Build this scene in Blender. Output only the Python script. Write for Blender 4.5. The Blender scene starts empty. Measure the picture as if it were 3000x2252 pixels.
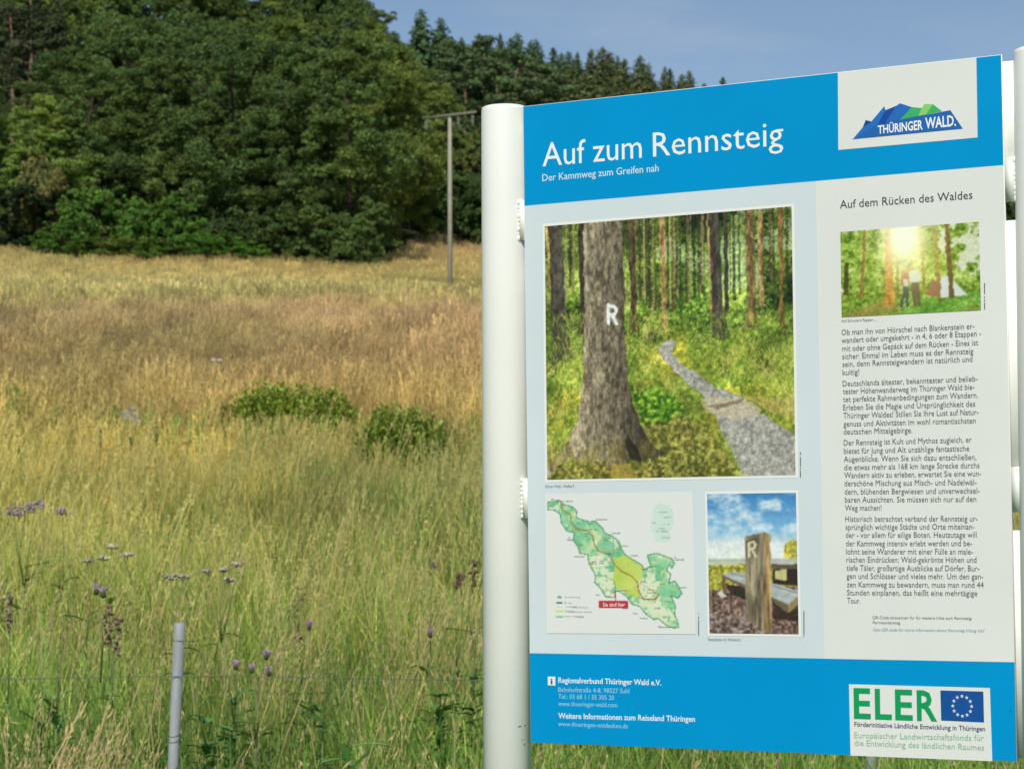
import bpy, math, random
import numpy as np
from mathutils import Matrix, Vector

rng = np.random.default_rng(7)
random.seed(7)
scene = bpy.context.scene
col = scene.collection

# ------------------------------------------------------------------ camera
FPX, CX, CY = 7446.0, 1500.0, 1126.0           # the photograph's focal length and centre, in its own pixels
PITCH, ROLL = math.radians(3.07), -0.0032
EYE = np.array([0.0, 0.0, 1.5])
FWD = np.array([0, math.cos(PITCH), math.sin(PITCH)])
_r, _u = np.array([1.0, 0, 0]), np.array([0, -math.sin(PITCH), math.cos(PITCH)])
RGT = math.cos(ROLL) * _r + math.sin(ROLL) * _u
UPV = -math.sin(ROLL) * _r + math.cos(ROLL) * _u
cam = bpy.data.cameras.new('camera')
cam.sensor_width = 36.0
cam.lens = 36.0 * FPX / 3000.0
cam.clip_start, cam.clip_end = 0.1, 6000.0
cam.dof.use_dof = True
cam.dof.focus_distance = 4.75
cam.dof.aperture_fstop = 17.0
camo = bpy.data.objects.new('camera', cam)
col.objects.link(camo)
camo.matrix_world = Matrix(((RGT[0], UPV[0], -FWD[0], EYE[0]), (RGT[1], UPV[1], -FWD[1], EYE[1]),
                            (RGT[2], UPV[2], -FWD[2], EYE[2]), (0, 0, 0, 1)))
scene.camera = camo

# ------------------------------------------------------------------ light
SUN_EL, SUN_AZ = math.radians(43), math.radians(188)      # azimuth clockwise from +Y: behind the camera
world = bpy.data.worlds.new('World')
scene.world = world
world.use_nodes = True
wn, wl = world.node_tree.nodes, world.node_tree.links
bg = wn['Background']
sky = wn.new('ShaderNodeTexSky')
sky.sky_type = 'NISHITA'
sky.sun_disc = False
sky.sun_elevation, sky.sun_rotation = SUN_EL, SUN_AZ
sky.altitude = 2400
sky.air_density, sky.dust_density, sky.ozone_density = 1.12, 0.0, 0.9
bg.inputs['Strength'].default_value = 0.083
# thin cirrus veil
tc = wn.new('ShaderNodeTexCoord')
mp = wn.new('ShaderNodeMapping')
mp.inputs['Scale'].default_value = (7, 7, 30)
mp.inputs['Rotation'].default_value = (0.0, 0.12, 0.0)
nz = wn.new('ShaderNodeTexNoise')
nz.inputs['Scale'].default_value = 1.3
nz.inputs['Detail'].default_value = 5
nz.inputs['Roughness'].default_value = 0.55
cr = wn.new('ShaderNodeValToRGB')
cr.color_ramp.elements[0].position, cr.color_ramp.elements[1].position = 0.5, 0.76
cr.color_ramp.elements[1].color = (0.17, 0.17, 0.17, 1)
mx = wn.new('ShaderNodeMixRGB')
mx.inputs[2].default_value = (7.5, 7.6, 7.9, 1)
wl.new(tc.outputs['Generated'], mp.inputs['Vector'])
wl.new(mp.outputs[0], nz.inputs['Vector'])
wl.new(nz.outputs['Fac'], cr.inputs['Fac'])
wl.new(cr.outputs[0], mx.inputs[0])
wl.new(sky.outputs[0], mx.inputs[1])
wl.new(mx.outputs[0], bg.inputs['Color'])

sun = bpy.data.lights.new('sun', 'SUN')
sun.energy, sun.angle, sun.color = 3.75, math.radians(0.53), (1.0, 0.945, 0.87)
suno = bpy.data.objects.new('sun', sun)
col.objects.link(suno)
to_sun = Vector((math.sin(SUN_AZ) * math.cos(SUN_EL), math.cos(SUN_AZ) * math.cos(SUN_EL), math.sin(SUN_EL)))
suno.rotation_euler = to_sun.to_track_quat('Z', 'Y').to_euler()
suno.location = (-30, -60, 60)
scene.view_settings.view_transform = 'Standard'
scene.view_settings.look = 'None'
scene.view_settings.gamma = 1.0
scene.view_settings.exposure = 0.0
scene.view_settings.use_curve_mapping = False
scene.cycles.max_bounces, scene.cycles.diffuse_bounces, scene.cycles.glossy_bounces, scene.cycles.transmission_bounces = 5, 3, 2, 3


# ------------------------------------------------------------------ helpers
def lin(c):
    c = np.asarray(c, float) / 255.0
    return np.where(c <= 0.04045, c / 12.92, ((c + 0.055) / 1.055) ** 2.4)


def ray(px, py):
    return FWD + RGT * ((px - CX) / FPX) + UPV * ((CY - py) / FPX)


def tag(o, label=None, cat=None, group=None, kind=None):
    if label: o['label'] = label
    if cat: o['category'] = cat
    if group: o['group'] = group
    if kind: o['kind'] = kind
    return o


def empty(name, loc, rz=0.0, sc=1.0):
    o = bpy.data.objects.new(name, None)
    col.objects.link(o)
    o.location = loc
    o.rotation_euler = (0, 0, rz)
    o.scale = (sc, sc, sc) if np.isscalar(sc) else sc
    o.empty_display_size = 0.2
    return o


def np_mesh(name, V, F, mat=None, smooth=False, attrs=None):
    """V (n,3); F: (m,k) array or list of such arrays; attrs: {name: (n,3) point colours}"""
    me = bpy.data.meshes.new(name)
    V = np.asarray(V, np.float32)
    Fs = F if isinstance(F, list) else [F]
    Fs = [np.asarray(f, np.int32) for f in Fs if len(f)]
    me.vertices.add(len(V))
    me.vertices.foreach_set('co', V.ravel())
    li = np.concatenate([f.ravel() for f in Fs])
    cnt = np.concatenate([np.full(len(f), f.shape[1], np.int32) for f in Fs])
    me.loops.add(len(li))
    me.loops.foreach_set('vertex_index', li)
    me.polygons.add(len(cnt))
    me.polygons.foreach_set('loop_start', np.concatenate([[0], np.cumsum(cnt)[:-1]]).astype(np.int32))
    me.polygons.foreach_set('loop_total', cnt)
    if smooth:
        me.polygons.foreach_set('use_smooth', np.ones(len(cnt), bool))
    for k, a in (attrs or {}).items():
        at = me.attributes.new(k, 'FLOAT_COLOR', 'POINT')
        a4 = np.ones((len(V), 4), np.float32)
        a4[:, :3] = a
        at.data.foreach_set('color', a4.ravel())
    if mat: me.materials.append(mat)
    me.update(calc_edges=True)
    me.validate()
    return me


def link(name, me, parent=None):
    o = bpy.data.objects.new(name, me)
    col.objects.link(o)
    if parent is not None: o.parent = parent
    return o


class MB:
    """collects shapes, builds ONE mesh"""
    def __init__(s): s.v, s.q, s.t, s.n, s.c = [], [], [], 0, []

    def add(s, V, quads=None, tris=None, tint=1.0):
        V = np.asarray(V, float).reshape(-1, 3)
        if quads is not None and len(quads): s.q.append(np.asarray(quads) + s.n)
        if tris is not None and len(tris): s.t.append(np.asarray(tris) + s.n)
        s.v.append(V)
        s.c.append(np.tile(np.asarray(tint, float) * np.ones(3), (len(V), 1)))
        s.n += len(V)
        return s

    def tube(s, P, R, n=8, cap=True, tint=1.0):
        P = np.asarray(P, float)
        R = np.ones(len(P)) * R
        V = []
        for i, p in enumerate(P):
            d = P[min(i + 1, len(P) - 1)] - P[max(i - 1, 0)]
            d = d / (np.linalg.norm(d) + 1e-9)
            a = np.cross(d, [0.3, 0.9, 0.1] if abs(d[2]) > 0.8 else [0, 0, 1.0])
            a /= np.linalg.norm(a)
            b = np.cross(d, a)
            th = np.arange(n) * 2 * np.pi / n
            V.append(p + R[i] * (np.cos(th)[:, None] * a + np.sin(th)[:, None] * b))
        V = np.concatenate(V)
        Q = [[i * n + j, i * n + (j + 1) % n, (i + 1) * n + (j + 1) % n, (i + 1) * n + j] for i in range(len(P) - 1) for j in range(n)]
        T = []
        if cap:
            k = len(V)
            V = np.concatenate([V, P[:1], P[-1:]])
            T = [[k, (j + 1) % n, j] for j in range(n)] + [[k + 1, (len(P) - 1) * n + j, (len(P) - 1) * n + (j + 1) % n] for j in range(n)]
        return s.add(V, Q, T, tint)

    def box(s, o, ex, ey, ez, tint=1.0):
        """corner o, edge vectors"""
        o, ex, ey, ez = [np.asarray(k, float) for k in (o, ex, ey, ez)]
        V = [o, o + ex, o + ex + ey, o + ey, o + ez, o + ex + ez, o + ex + ey + ez, o + ey + ez]
        return s.add(V, [[0, 3, 2, 1], [4, 5, 6, 7], [0, 1, 5, 4], [1, 2, 6, 5], [2, 3, 7, 6], [3, 0, 4, 7]], tint=tint)

    def ball(s, c, r, n=8, m=5, tint=1.0, jit=0.0):
        r = np.ones(3) * r
        V = [[0, 0, 1]]
        for i in range(1, m):
            a = np.pi * i / m
            for j in range(n):
                b = 2 * np.pi * (j + 0.5 * (i % 2)) / n
                V.append([np.sin(a) * np.cos(b), np.sin(a) * np.sin(b), np.cos(a)])
        V.append([0, 0, -1])
        V = np.array(V)
        V = V * (1 + jit * rng.uniform(-1, 1, (len(V), 1))) * r + np.asarray(c)
        Q = [[1 + i * n + j, 1 + (i + 1) * n + j, 1 + (i + 1) * n + (j + 1) % n, 1 + i * n + (j + 1) % n] for i in range(m - 2) for j in range(n)]
        e = len(V) - 1
        T = [[0, 1 + j, 1 + (j + 1) % n] for j in range(n)] + [[e, e - n + (j + 1) % n, e - n + j] for j in range(n)]
        return s.add(V, Q, T, tint)

    def leaf(s, p, d, side, L, w, tint=1.0, droop=0.3, lobes=0):
        """a bent lance leaf: a strip of quads along d"""
        p, d, side = [np.asarray(k, float) for k in (p, d, side)]
        n = 9 if lobes else 5
        V = []
        for i in range(n):
            t = i / (n - 1)
            c = p + d * L * t + np.array([0, 0, -droop * L * t * t])
            ww = w * (math.sin(math.pi * min(1, 0.12 + 0.88 * t)) ** 0.8 + 0.02)
            if lobes: ww *= 1.0 if i % 2 else 0.42
            V += [c - side * ww / 2, c + np.array([0, 0, -0.12 * w]), c + side * ww / 2]
        Q = [[3 * i + k, 3 * i + k + 1, 3 * i + k + 4, 3 * i + k + 3] for i in range(n - 1) for k in (0, 1)]
        return s.add(V, Q, tint=tint)

    def mesh(s, name, mat, smooth=False, off=(0, 0, 0)):
        F = []
        if s.q: F.append(np.concatenate(s.q))
        if s.t: F.append(np.concatenate(s.t))
        return np_mesh(name, np.concatenate(s.v) - np.asarray(off), F, mat, smooth, {'tint': np.concatenate(s.c)})

    def build(s, name, mat, parent=None, smooth=False, world=False):
        off = np.array(parent.location) if (world and parent is not None) else np.zeros(3)
        if world and parent is not None and parent.parent is not None:
            off = np.array(parent.parent.location) + np.array(parent.location)
        return link(name, s.mesh(name, mat, smooth, off), parent)


# ------------------------------------------------------------------ materials
def new_mat(name):
    m = bpy.data.materials.new(name)
    m.use_nodes = True
    return m, m.node_tree.nodes, m.node_tree.links, m.node_tree.nodes['Principled BSDF']


def mat_plain(name, c, rough=0.5, metal=0.0, spec=0.5, var=0.06, scale=30.0, bump=0.0, srgb=True, stretch=(1, 1, 1)):
    m, n, l, b = new_mat(name)
    c = lin(c) if srgb else np.asarray(c)
    t = n.new('ShaderNodeTexCoord')
    mpn = n.new('ShaderNodeMapping')
    mpn.inputs['Scale'].default_value = stretch
    z = n.new('ShaderNodeTexNoise')
    z.inputs['Scale'].default_value = scale
    z.inputs['Detail'].default_value = 4
    r = n.new('ShaderNodeValToRGB')
    r.color_ramp.elements[0].position, r.color_ramp.elements[1].position = 0.3, 0.7
    r.color_ramp.elements[0].color = (*np.clip(c * (1 - var), 0, 1), 1)
    r.color_ramp.elements[1].color = (*np.clip(c * (1 + var), 0, 1), 1)
    l.new(t.outputs['Object'], mpn.inputs['Vector'])
    l.new(mpn.outputs[0], z.inputs['Vector'])
    l.new(z.outputs['Fac'], r.inputs['Fac'])
    l.new(r.outputs[0], b.inputs['Base Color'])
    b.inputs['Roughness'].default_value = rough
    b.inputs['Metallic'].default_value = metal
    b.inputs['Specular IOR Level'].default_value = spec
    if bump:
        bn = n.new('ShaderNodeBump')
        bn.inputs['Strength'].default_value = bump
        bn.inputs['Distance'].default_value = 0.01
        l.new(z.outputs['Fac'], bn.inputs['Height'])
        l.new(bn.outputs[0], b.inputs['Normal'])
    return m


def mat_print(name, rough=0.42):
    """flat print: its colours are stored on the sheet itself, in the attribute 'tint'"""
    m, n, l, b = new_mat(name)
    a = n.new('ShaderNodeAttribute')
    a.attribute_name = 'tint'
    l.new(a.outputs['Color'], b.inputs['Base Color'])
    b.inputs['Roughness'].default_value = rough
    b.inputs['Specular IOR Level'].default_value = 0.25
    return m


def mat_leaf(name, trans=0.35, rough=0.6, instancer=False, objcol=True, base=None):
    m, n, l, b = new_mat(name)
    a = n.new('ShaderNodeAttribute')
    a.attribute_name = 'tint'
    src = a.outputs['Color']
    if instancer:
        a2 = n.new('ShaderNodeAttribute')
        a2.attribute_type = 'INSTANCER'
        a2.attribute_name = 'itint'
        o2 = a2.outputs['Color']
    elif objcol:
        o2 = n.new('ShaderNodeObjectInfo').outputs['Color']
    else:
        k = n.new('ShaderNodeRGB')
        k.outputs[0].default_value = (*base, 1)
        o2 = k.outputs[0]
    mu = n.new('ShaderNodeMixRGB')
    mu.blend_type = 'MULTIPLY'
    mu.inputs[0].default_value = 1.0
    l.new(src, mu.inputs[1])
    l.new(o2, mu.inputs[2])
    l.new(mu.outputs[0], b.inputs['Base Color'])
    b.inputs['Roughness'].default_value = rough
    b.inputs['Specular IOR Level'].default_value = 0.18
    tr = n.new('ShaderNodeBsdfTranslucent')
    l.new(mu.outputs[0], tr.inputs['Color'])
    ms = n.new('ShaderNodeMixShader')
    ms.inputs[0].default_value = trans
    l.new(b.outputs[0], ms.inputs[1])
    l.new(tr.outputs[0], ms.inputs[2])
    l.new(ms.outputs[0], n['Material Output'].inputs['Surface'])
    return m


def mat_bark(name, c, rough=0.9):
    return mat_plain(name, c, rough, spec=0.1, var=0.35, scale=6, bump=0.6, stretch=(4, 4, 0.7))


M = {}
M['leaf'] = mat_leaf('leaf', 0.30)
M['needle'] = mat_leaf('needle', 0.15, 0.7)
M['grass'] = mat_leaf('grass', 0.40, 0.55, instancer=True)
M['herb'] = mat_leaf('herb', 0.3, 0.6)
M['bark'] = mat_bark('bark', (72, 64, 54))
M['pine_bark'] = mat_bark('pine_bark', (128, 108, 88))
M['print'] = mat_print('print')


# ------------------------------------------------------------------ terrain
_D = np.array([-400, -60, 0, 6, 10, 15, 20, 30, 50, 80, 130, 160, 180, 200, 230, 280, 330, 420, 520, 700, 1000, 2500.0])
_Z = np.array([-6, -1.2, 0, -.05, -.1, .3, .9, 2.1, 4.6, 8.0, 12.45, 15.9, 19.0, 21.5, 27.6, 36, 44, 56, 62, 60, 40, 30.0])
_LD = np.array([-400, 10, 60, 130, 170, 230, 330, 420, 2500.0])
_LS = np.array([0, 0, .015, .03, .055, .10, .17, .19, .1])
_dd = np.linspace(-400, 2500, 5801)
_bz = np.interp(_dd, _D, _Z)
_near = np.convolve(np.pad(_bz, 12, mode='edge'), np.ones(25) / 25, 'valid')
_w = np.clip((_dd - 12) / 40, 0, 1)
_bz = _bz * (1 - _w) + _near * _w


def gz(x, y):
    x, y = np.asarray(x, float), np.asarray(y, float)
    z = np.interp(y, _dd, _bz)
    z = z - np.interp(y, _LD, _LS) * 90 * np.tanh(x / 90)
    z = z + 1.2 * np.exp(-((x + 9.5) / 5.5) ** 2 - ((y - 206) / 16) ** 2)
    z = z + 0.10 * np.sin(x * 0.35 + y * 0.05) * np.clip((y - 15) / 40, 0, 1) + 0.08 * np.sin(y * 0.31 + x * 0.11) * np.clip((y - 20) / 40, 0, 1)
    return z


def edge_y(x):
    """depth at which the meadow ends and the wood begins"""
    x = np.asarray(x, float)
    e = 171 + 1.6 * np.sin(x * 0.33) + 1.0 * np.sin(x * 0.9)
    return e + 38 / (1 + np.exp(-(x + 8.5) / 0.9))


def at(px, d):
    """point on the ground seen in column px at depth d"""
    x = (px - CX) / FPX * d
    return np.array([x, d, float(gz(x, d))])


def height_to(px, py, d):
    """height above the ground at depth d of what is seen at pixel (px, py)"""
    r = ray(px, py)
    p = EYE + r * (d / r[1])
    return float(p[2] - gz(p[0], p[1])), p


ys = np.concatenate([np.arange(-300, 0, 25.0), np.arange(0, 60, 1.0), np.arange(60, 260, 2.0), np.arange(260, 700, 10.0), np.geomspace(700, 2500, 14)])
xs0 = np.concatenate([-np.geomspace(900, 62, 14), np.arange(-60, 60.1, 2.0), np.geomspace(62, 900, 14)])
XX, YY = np.meshgrid(xs0, ys)
ZZ = gz(XX, YY)
nx, ny = len(xs0), len(ys)
I = np.arange(nx * ny).reshape(ny, nx)
Fq = np.stack([I[:-1, :-1], I[:-1, 1:], I[1:, 1:], I[1:, :-1]], -1).reshape(-1, 4)
M_ground, n, l, b = new_mat('meadow_soil')
a_ = n.new('ShaderNodeAttribute'); a_.attribute_name = 'tint'
z_ = n.new('ShaderNodeTexNoise'); z_.inputs['Scale'].default_value = 1.7; z_.inputs['Detail'].default_value = 8
g_ = n.new('ShaderNodeNewGeometry')
l.new(g_.outputs['Position'], z_.inputs['Vector'])
rr = n.new('ShaderNodeValToRGB')
rr.color_ramp.elements[0].position, rr.color_ramp.elements[1].position = .3, .7
rr.color_ramp.elements[0].color, rr.color_ramp.elements[1].color = (.6, .6, .6, 1), (1.2, 1.2, 1.2, 1)
mu_ = n.new('ShaderNodeMixRGB'); mu_.blend_type = 'MULTIPLY'; mu_.inputs[0].default_value = 1
l.new(z_.outputs['Fac'], rr.inputs['Fac']); l.new(a_.outputs['Color'], mu_.inputs[1]); l.new(rr.outputs[0], mu_.inputs[2])
l.new(mu_.outputs[0], b.inputs['Base Color']); b.inputs['Roughness'].default_value = 1; b.inputs['Specular IOR Level'].default_value = 0

# the meadow's own colours: greener by the fence, ripe and straw-coloured up the slope
BAND_D = np.array([4, 9, 13, 17, 22, 28, 35, 42, 49, 55, 62, 69, 75, 84, 115, 150, 172, 210.0])
BAND_C = np.array([(.215, .41, .075), (.215, .41, .075), (.31, .455, .095), (.43, .505, .115), (.51, .505, .14), (.53, .475, .175), (.545, .46, .205),
                   (.52, .415, .205), (.57, .47, .25), (.60, .51, .28), (.56, .50, .245), (.49, .48, .20), (.50, .52, .21), (.63, .61, .29),
                   (.63, .605, .28), (.60, .57, .25), (.57, .53, .235), (.56, .48, .24)])


def vn2(x, y, seed):
    """smooth value noise in 2-D"""
    t = np.random.default_rng(seed).random((64, 64))
    xi, yi = np.floor(x).astype(int), np.floor(y).astype(int)
    fx, fy = x - xi, y - yi
    fx, fy = fx * fx * (3 - 2 * fx), fy * fy * (3 - 2 * fy)
    g = lambda a, b_: t[a % 64, b_ % 64]
    return (g(xi, yi) * (1 - fx) + g(xi + 1, yi) * fx) * (1 - fy) + (g(xi, yi + 1) * (1 - fx) + g(xi + 1, yi + 1) * fx) * fy


def meadow_colour(x, y):
    d = y + (vn2(x * .12, y * .05, 3) - .5) * (0.22 * y) + 0.05 * x * np.clip(y / 60, 0, 2)
    c = np.stack([np.interp(d, BAND_D, BAND_C[:, k]) for k in range(3)], -1)
    g = np.clip((vn2(x * .16 + 7, y * .09, 11) - .60) * 4, 0, 1)[..., None]
    lush = np.exp(-((x + .75) / 1.3) ** 2 - ((y - 23.0) / 4.0) ** 2)[..., None]
    c = c * (1 - .65 * lush) + np.array([.15, .27, .06]) * .65 * lush
    c = c * (1 - .5 * g) + np.array([.22, .28, .085]) * .5 * g
    rd = np.clip((vn2(x * .10 + 3, y * .07 + 5, 23) - .55) * 4, 0, 1)[..., None]
    return c * (1 - .3 * rd) + c * np.array([.92, .80, .78]) * .3 * rd


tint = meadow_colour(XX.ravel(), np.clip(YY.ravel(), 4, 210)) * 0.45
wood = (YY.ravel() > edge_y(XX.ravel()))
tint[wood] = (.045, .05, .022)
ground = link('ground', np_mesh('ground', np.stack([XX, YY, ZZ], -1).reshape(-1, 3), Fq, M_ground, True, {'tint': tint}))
tag(ground, kind='structure')

# ------------------------------------------------------------------ trees: crowns of leaf clumps on a tapered trunk with limbs
def cards(P, N, size, r, asp=1.0, jitter=.8):
    """a diamond-shaped leaf spray at each point, facing roughly N"""
    n = len(P)
    N = N + jitter * r.normal(size=(n, 3))
    N /= np.linalg.norm(N, axis=1)[:, None] + 1e-9
    A = np.cross(N, r.normal(size=(n, 3)))
    A /= np.linalg.norm(A, axis=1)[:, None] + 1e-9
    B = np.cross(N, A)
    s = (size * r.uniform(.6, 1.35, n))[:, None]
    bend = N * s * .22
    V = np.stack([P - A * s, P - B * s * .6 * asp + bend, P + A * s, P + B * s * .6 * asp + bend], 1).reshape(-1, 3)
    return V, np.arange(4 * n).reshape(n, 4)


def sph(n, r):
    v = r.normal(size=(n, 3))
    return v / np.linalg.norm(v, axis=1)[:, None]


def limbs(mb, start, targets, r0, r):
    for t in targets:
        mid = (start + t) / 2 + np.array([0, 0, .4]) * r.uniform(-.6, 1)
        mb.tube([start, mid, t], [r0, r0 * .6, r0 * .2], 5, cap=False)


def broadleaf(seed, H=16.0, Rw=5.0, low=.03, n_l=58, leaf=.088, per=120, sub=11, peak=.55):
    """returns crown mesh and trunk mesh, base at the origin"""
    r = np.random.default_rng(seed)
    lum = []
    tries = 0
    while len(lum) < n_l and tries < 4000:
        tries += 1
        z = r.uniform(low, 1.0)
        env = (max(0.0, 1 - ((z - peak) / (1.02 - peak)) ** 2) ** .55) if z > peak else (.62 + .38 * math.sin(math.pi / 2 * (z - low) / (peak - low)))
        rad = env * Rw * (r.random() ** .33) * r.uniform(.72, 1.08)
        a = r.uniform(0, 2 * math.pi)
        c = np.array([rad * math.cos(a), rad * math.sin(a), z * H * .95 + .3])
        sz = r.uniform(.19, .38) * Rw * (1.12 - .45 * z)
        if all(np.linalg.norm(c - o[0]) > .55 * (sz + o[1]) * .9 for o in lum): lum.append((c, sz))
    VV, FF, TT, k = [], [], [], 0
    for c, sz in lum:
        ltint = r.uniform(.78, 1.22)
        hue = r.uniform(-.10, .10)
        for j in range(sub):
            d = sph(1, r)[0]
            d[2] = d[2] * .75 + .12
            sc = c + d * sz * r.uniform(.35, 1.15) * np.array([1, 1, .86])
            ss = sz * r.uniform(.16, .56)
            m = int(per * (ss / (.4 * 1.25)) ** 1.6) + 8
            D = sph(m, r)
            D[:, 2] = np.where(D[:, 2] < -.35, -D[:, 2], D[:, 2])
            P = sc + D * ss * r.uniform(.55, 1.08, m)[:, None] * np.array([1.05, 1.05, .85])
            V, F = cards(P, D * .9 + np.array([0, 0, .35]), leaf, r, 1.2, .55)
            VV.append(V); FF.append(F + k); k += len(V)
            t = ltint * r.uniform(.75, 1.25) * r.uniform(.65, 1.35, m)
            T = np.stack([t * (1 + hue), t, t * (1 - hue)], -1)
            TT.append(np.repeat(T, 4, 0))
    crown = np_mesh('crown', np.concatenate(VV), np.concatenate(FF), M['leaf'], False, {'tint': np.concatenate(TT)})
    mb = MB()
    hts = [0, .15, .4, .65, .85]
    P = np.array([[r.normal() * .25 * h * 2, r.normal() * .25 * h * 2, -.4 + h * (H + .4)] for h in hts])
    mb.tube(P, np.array([.040, .030, .022, .012, .004]) * H * .45, 9)
    for c, sz in lum[::7]:
        z = min(max(c[2] - 1.5 - .35 * np.hypot(c[0], c[1]), .8), .8 * H)
        st = np.array([np.interp(z, P[:, 2], P[:, 0]), np.interp(z, P[:, 2], P[:, 1]), z])
        limbs(mb, st, [c], .007 * H, r)
    return crown, mb.mesh('trunk', M['bark'], True)


def spruce(seed, H=22.0, R=3.1):
    r = np.random.default_rng(seed)
    VV, NN, TT = [], [], []
    z = H * .10
    while z < H * .985:
        f = 1 - z / H
        rad = R * 1.12 * (f ** .66) * r.uniform(.72, 1.18) + .04
        nb = max(4, int(12 * f ** .5 + 4))
        a0 = r.uniform(0, 6.28)
        for b in range(nb):
            a = a0 + 6.283 * b / nb + r.normal() * .18
            L = rad * r.uniform(.65, 1.15)
            nseg = max(3, int(L / .16))
            t = r.uniform(.12, 1, nseg)
            x = L * t
            dz = .28 * L * t - .55 * L * t * t + r.normal(size=nseg) * .10
            off = r.normal(size=nseg) * .20 * L * t * .55
            P = np.stack([np.cos(a) * x - np.sin(a) * off, np.sin(a) * x + np.cos(a) * off, z + dz], -1)
            VV.append(P)
            NN.append(np.stack([np.cos(a) * np.ones(nseg) * .7, np.sin(a) * np.ones(nseg) * .7, np.full(nseg, .7)], -1))
            TT.append(np.full(nseg, r.uniform(.7, 1.25)) * r.uniform(.8, 1.2, nseg))
        z += H * .017 * (.55 + .9 * f) * r.uniform(.8, 1.2)
    P, N, t = np.concatenate(VV), np.concatenate(NN), np.concatenate(TT)
    V, F = cards(P, N, .13 + .20 * np.clip((1 - P[:, 2] / H) * 4, 0, 1), r, 1.0, .5)
    crown = np_mesh('crown', V, F, M['needle'], False, {'tint': np.repeat(np.stack([t, t, t], -1), 4, 0)})
    mb = MB().tube([[0, 0, -.5], [0.05, 0, H * .3], [0, .05, H * .7], [0, 0, H * .995]], [.24, .19, .09, .012], 7)
    return crown, mb.mesh('trunk', M['bark'], True)


def pine(seed, H=18.0):
    r = np.random.default_rng(seed)
    VV, FF, TT, k = [], [], [], 0
    mb = MB()
    P = np.array([[0, 0, -.5], [r.normal() * .15, r.normal() * .15, H * .35], [r.normal() * .3, r.normal() * .3, H * .7], [r.normal() * .4, r.normal() * .4, H * .97]])
    mb.tube(P, [.21, .17, .12, .03], 8)
    for i in range(24):
        z = H * r.uniform(.50, 1.0)
        f = (1 - (z / H - .5) / .5)
        a = r.uniform(0, 6.28)
        rad = (.5 + 2.4 * f ** .6) * r.uniform(.35, 1.05)
        c = np.array([np.interp(z, P[:, 2], P[:, 0]) + math.cos(a) * rad, np.interp(z, P[:, 2], P[:, 1]) + math.sin(a) * rad, z])
        st = np.array([np.interp(z - .5, P[:, 2], P[:, 0]), np.interp(z - .5, P[:, 2], P[:, 1]), z - .5])
        limbs(mb, st, [c], .045, r)
        lt = r.uniform(.75, 1.25)
        m = 150
        D = sph(m, r)
        Q = c + D * np.array([1.05, 1.05, .48]) * r.uniform(.5, 1.0, m)[:, None] * r.uniform(.75, 1.1)
        V, F = cards(Q, D + np.array([0, 0, .5]), .17, r, .9, .6)
        VV.append(V); FF.append(F + k); k += len(V)
        t = lt * r.uniform(.75, 1.25, m)
        TT.append(np.repeat(np.stack([t, t, t], -1), 4, 0))
    crown = np_mesh('crown', np.concatenate(VV), np.concatenate(FF), M['needle'], False, {'tint': np.concatenate(TT)})
    return crown, mb.mesh('trunk', M['pine_bark'], True)


BROAD = [broadleaf(100 + i, H=16, Rw=[5.2, 4.8, 5.6, 5.0, 4.6][i], peak=[.5, .45, .4, .55, .5][i]) for i in range(5)]
TALL = [broadleaf(200 + i, H=16, Rw=4.2, low=.22, n_l=50, peak=.6) for i in range(2)]
BUSH = [broadleaf(300 + i, H=4.0, Rw=2.4, low=.02, n_l=30, leaf=.085, per=150, sub=8, peak=.35) for i in range(4)]


def nettle_patch(seed, W, H, n=620):
    """a low stand of upright leafy stems, about as flat-topped as it is wide"""
    r = np.random.default_rng(seed)
    VV, FF, TT, k = [], [], [], 0
    st = MB()
    for i in range(n):
        a, q = r.uniform(0, 6.283), r.random() ** .5
        x, y = math.cos(a) * q * W / 2, math.sin(a) * q * W * .3
        h = H * (1 - .30 * q ** 4) * r.uniform(.66, 1.0) * (1 - .16 * x / W)
        tip = np.array([x * 1.06 + r.normal() * .04, y + r.normal() * .04, h])
        if i % 4 == 0: st.tube([[x, y, -.03], tip], [.004, .0018], 4, cap=False)
        m = 14
        t = r.uniform(.35, 1.0, m)
        P = np.outer(1 - t, [x, y, 0]) + np.outer(t, tip)
        aa = r.uniform(0, 6.283, m)
        D = np.stack([np.cos(aa), np.sin(aa), r.uniform(.2, 1.6, m)], -1)
        D /= np.linalg.norm(D, axis=1)[:, None]
        S = np.cross(D, [0, 0, 1.0]); S /= np.linalg.norm(S, axis=1)[:, None]
        L = (.105 * r.uniform(.6, 1.25, m) * (1.15 - .5 * t))[:, None]
        V = np.stack([P, P + D * L * .45 - S * L * .22, P + D * L, P + D * L * .45 + S * L * .22], 1).reshape(-1, 3)
        VV.append(V); FF.append(np.arange(4 * m).reshape(m, 4) + k); k += 4 * m
        v = r.uniform(.7, 1.25) * r.uniform(.8, 1.2, m)
        TT.append(np.repeat(np.stack([v * r.uniform(.9, 1.25), v, v * .9], -1), 4, 0))
    return (np_mesh('foliage', np.concatenate(VV), np.concatenate(FF), M['leaf'], False, {'tint': np.concatenate(TT)}), st.mesh('stem', M['herb']))


SPR = [spruce(400 + i, 22, [4.2, 3.6, 4.9, 4.4][i]) for i in range(4)]
PIN = [pine(500 + i) for i in range(3)]
trng = np.random.default_rng(77)


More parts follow.
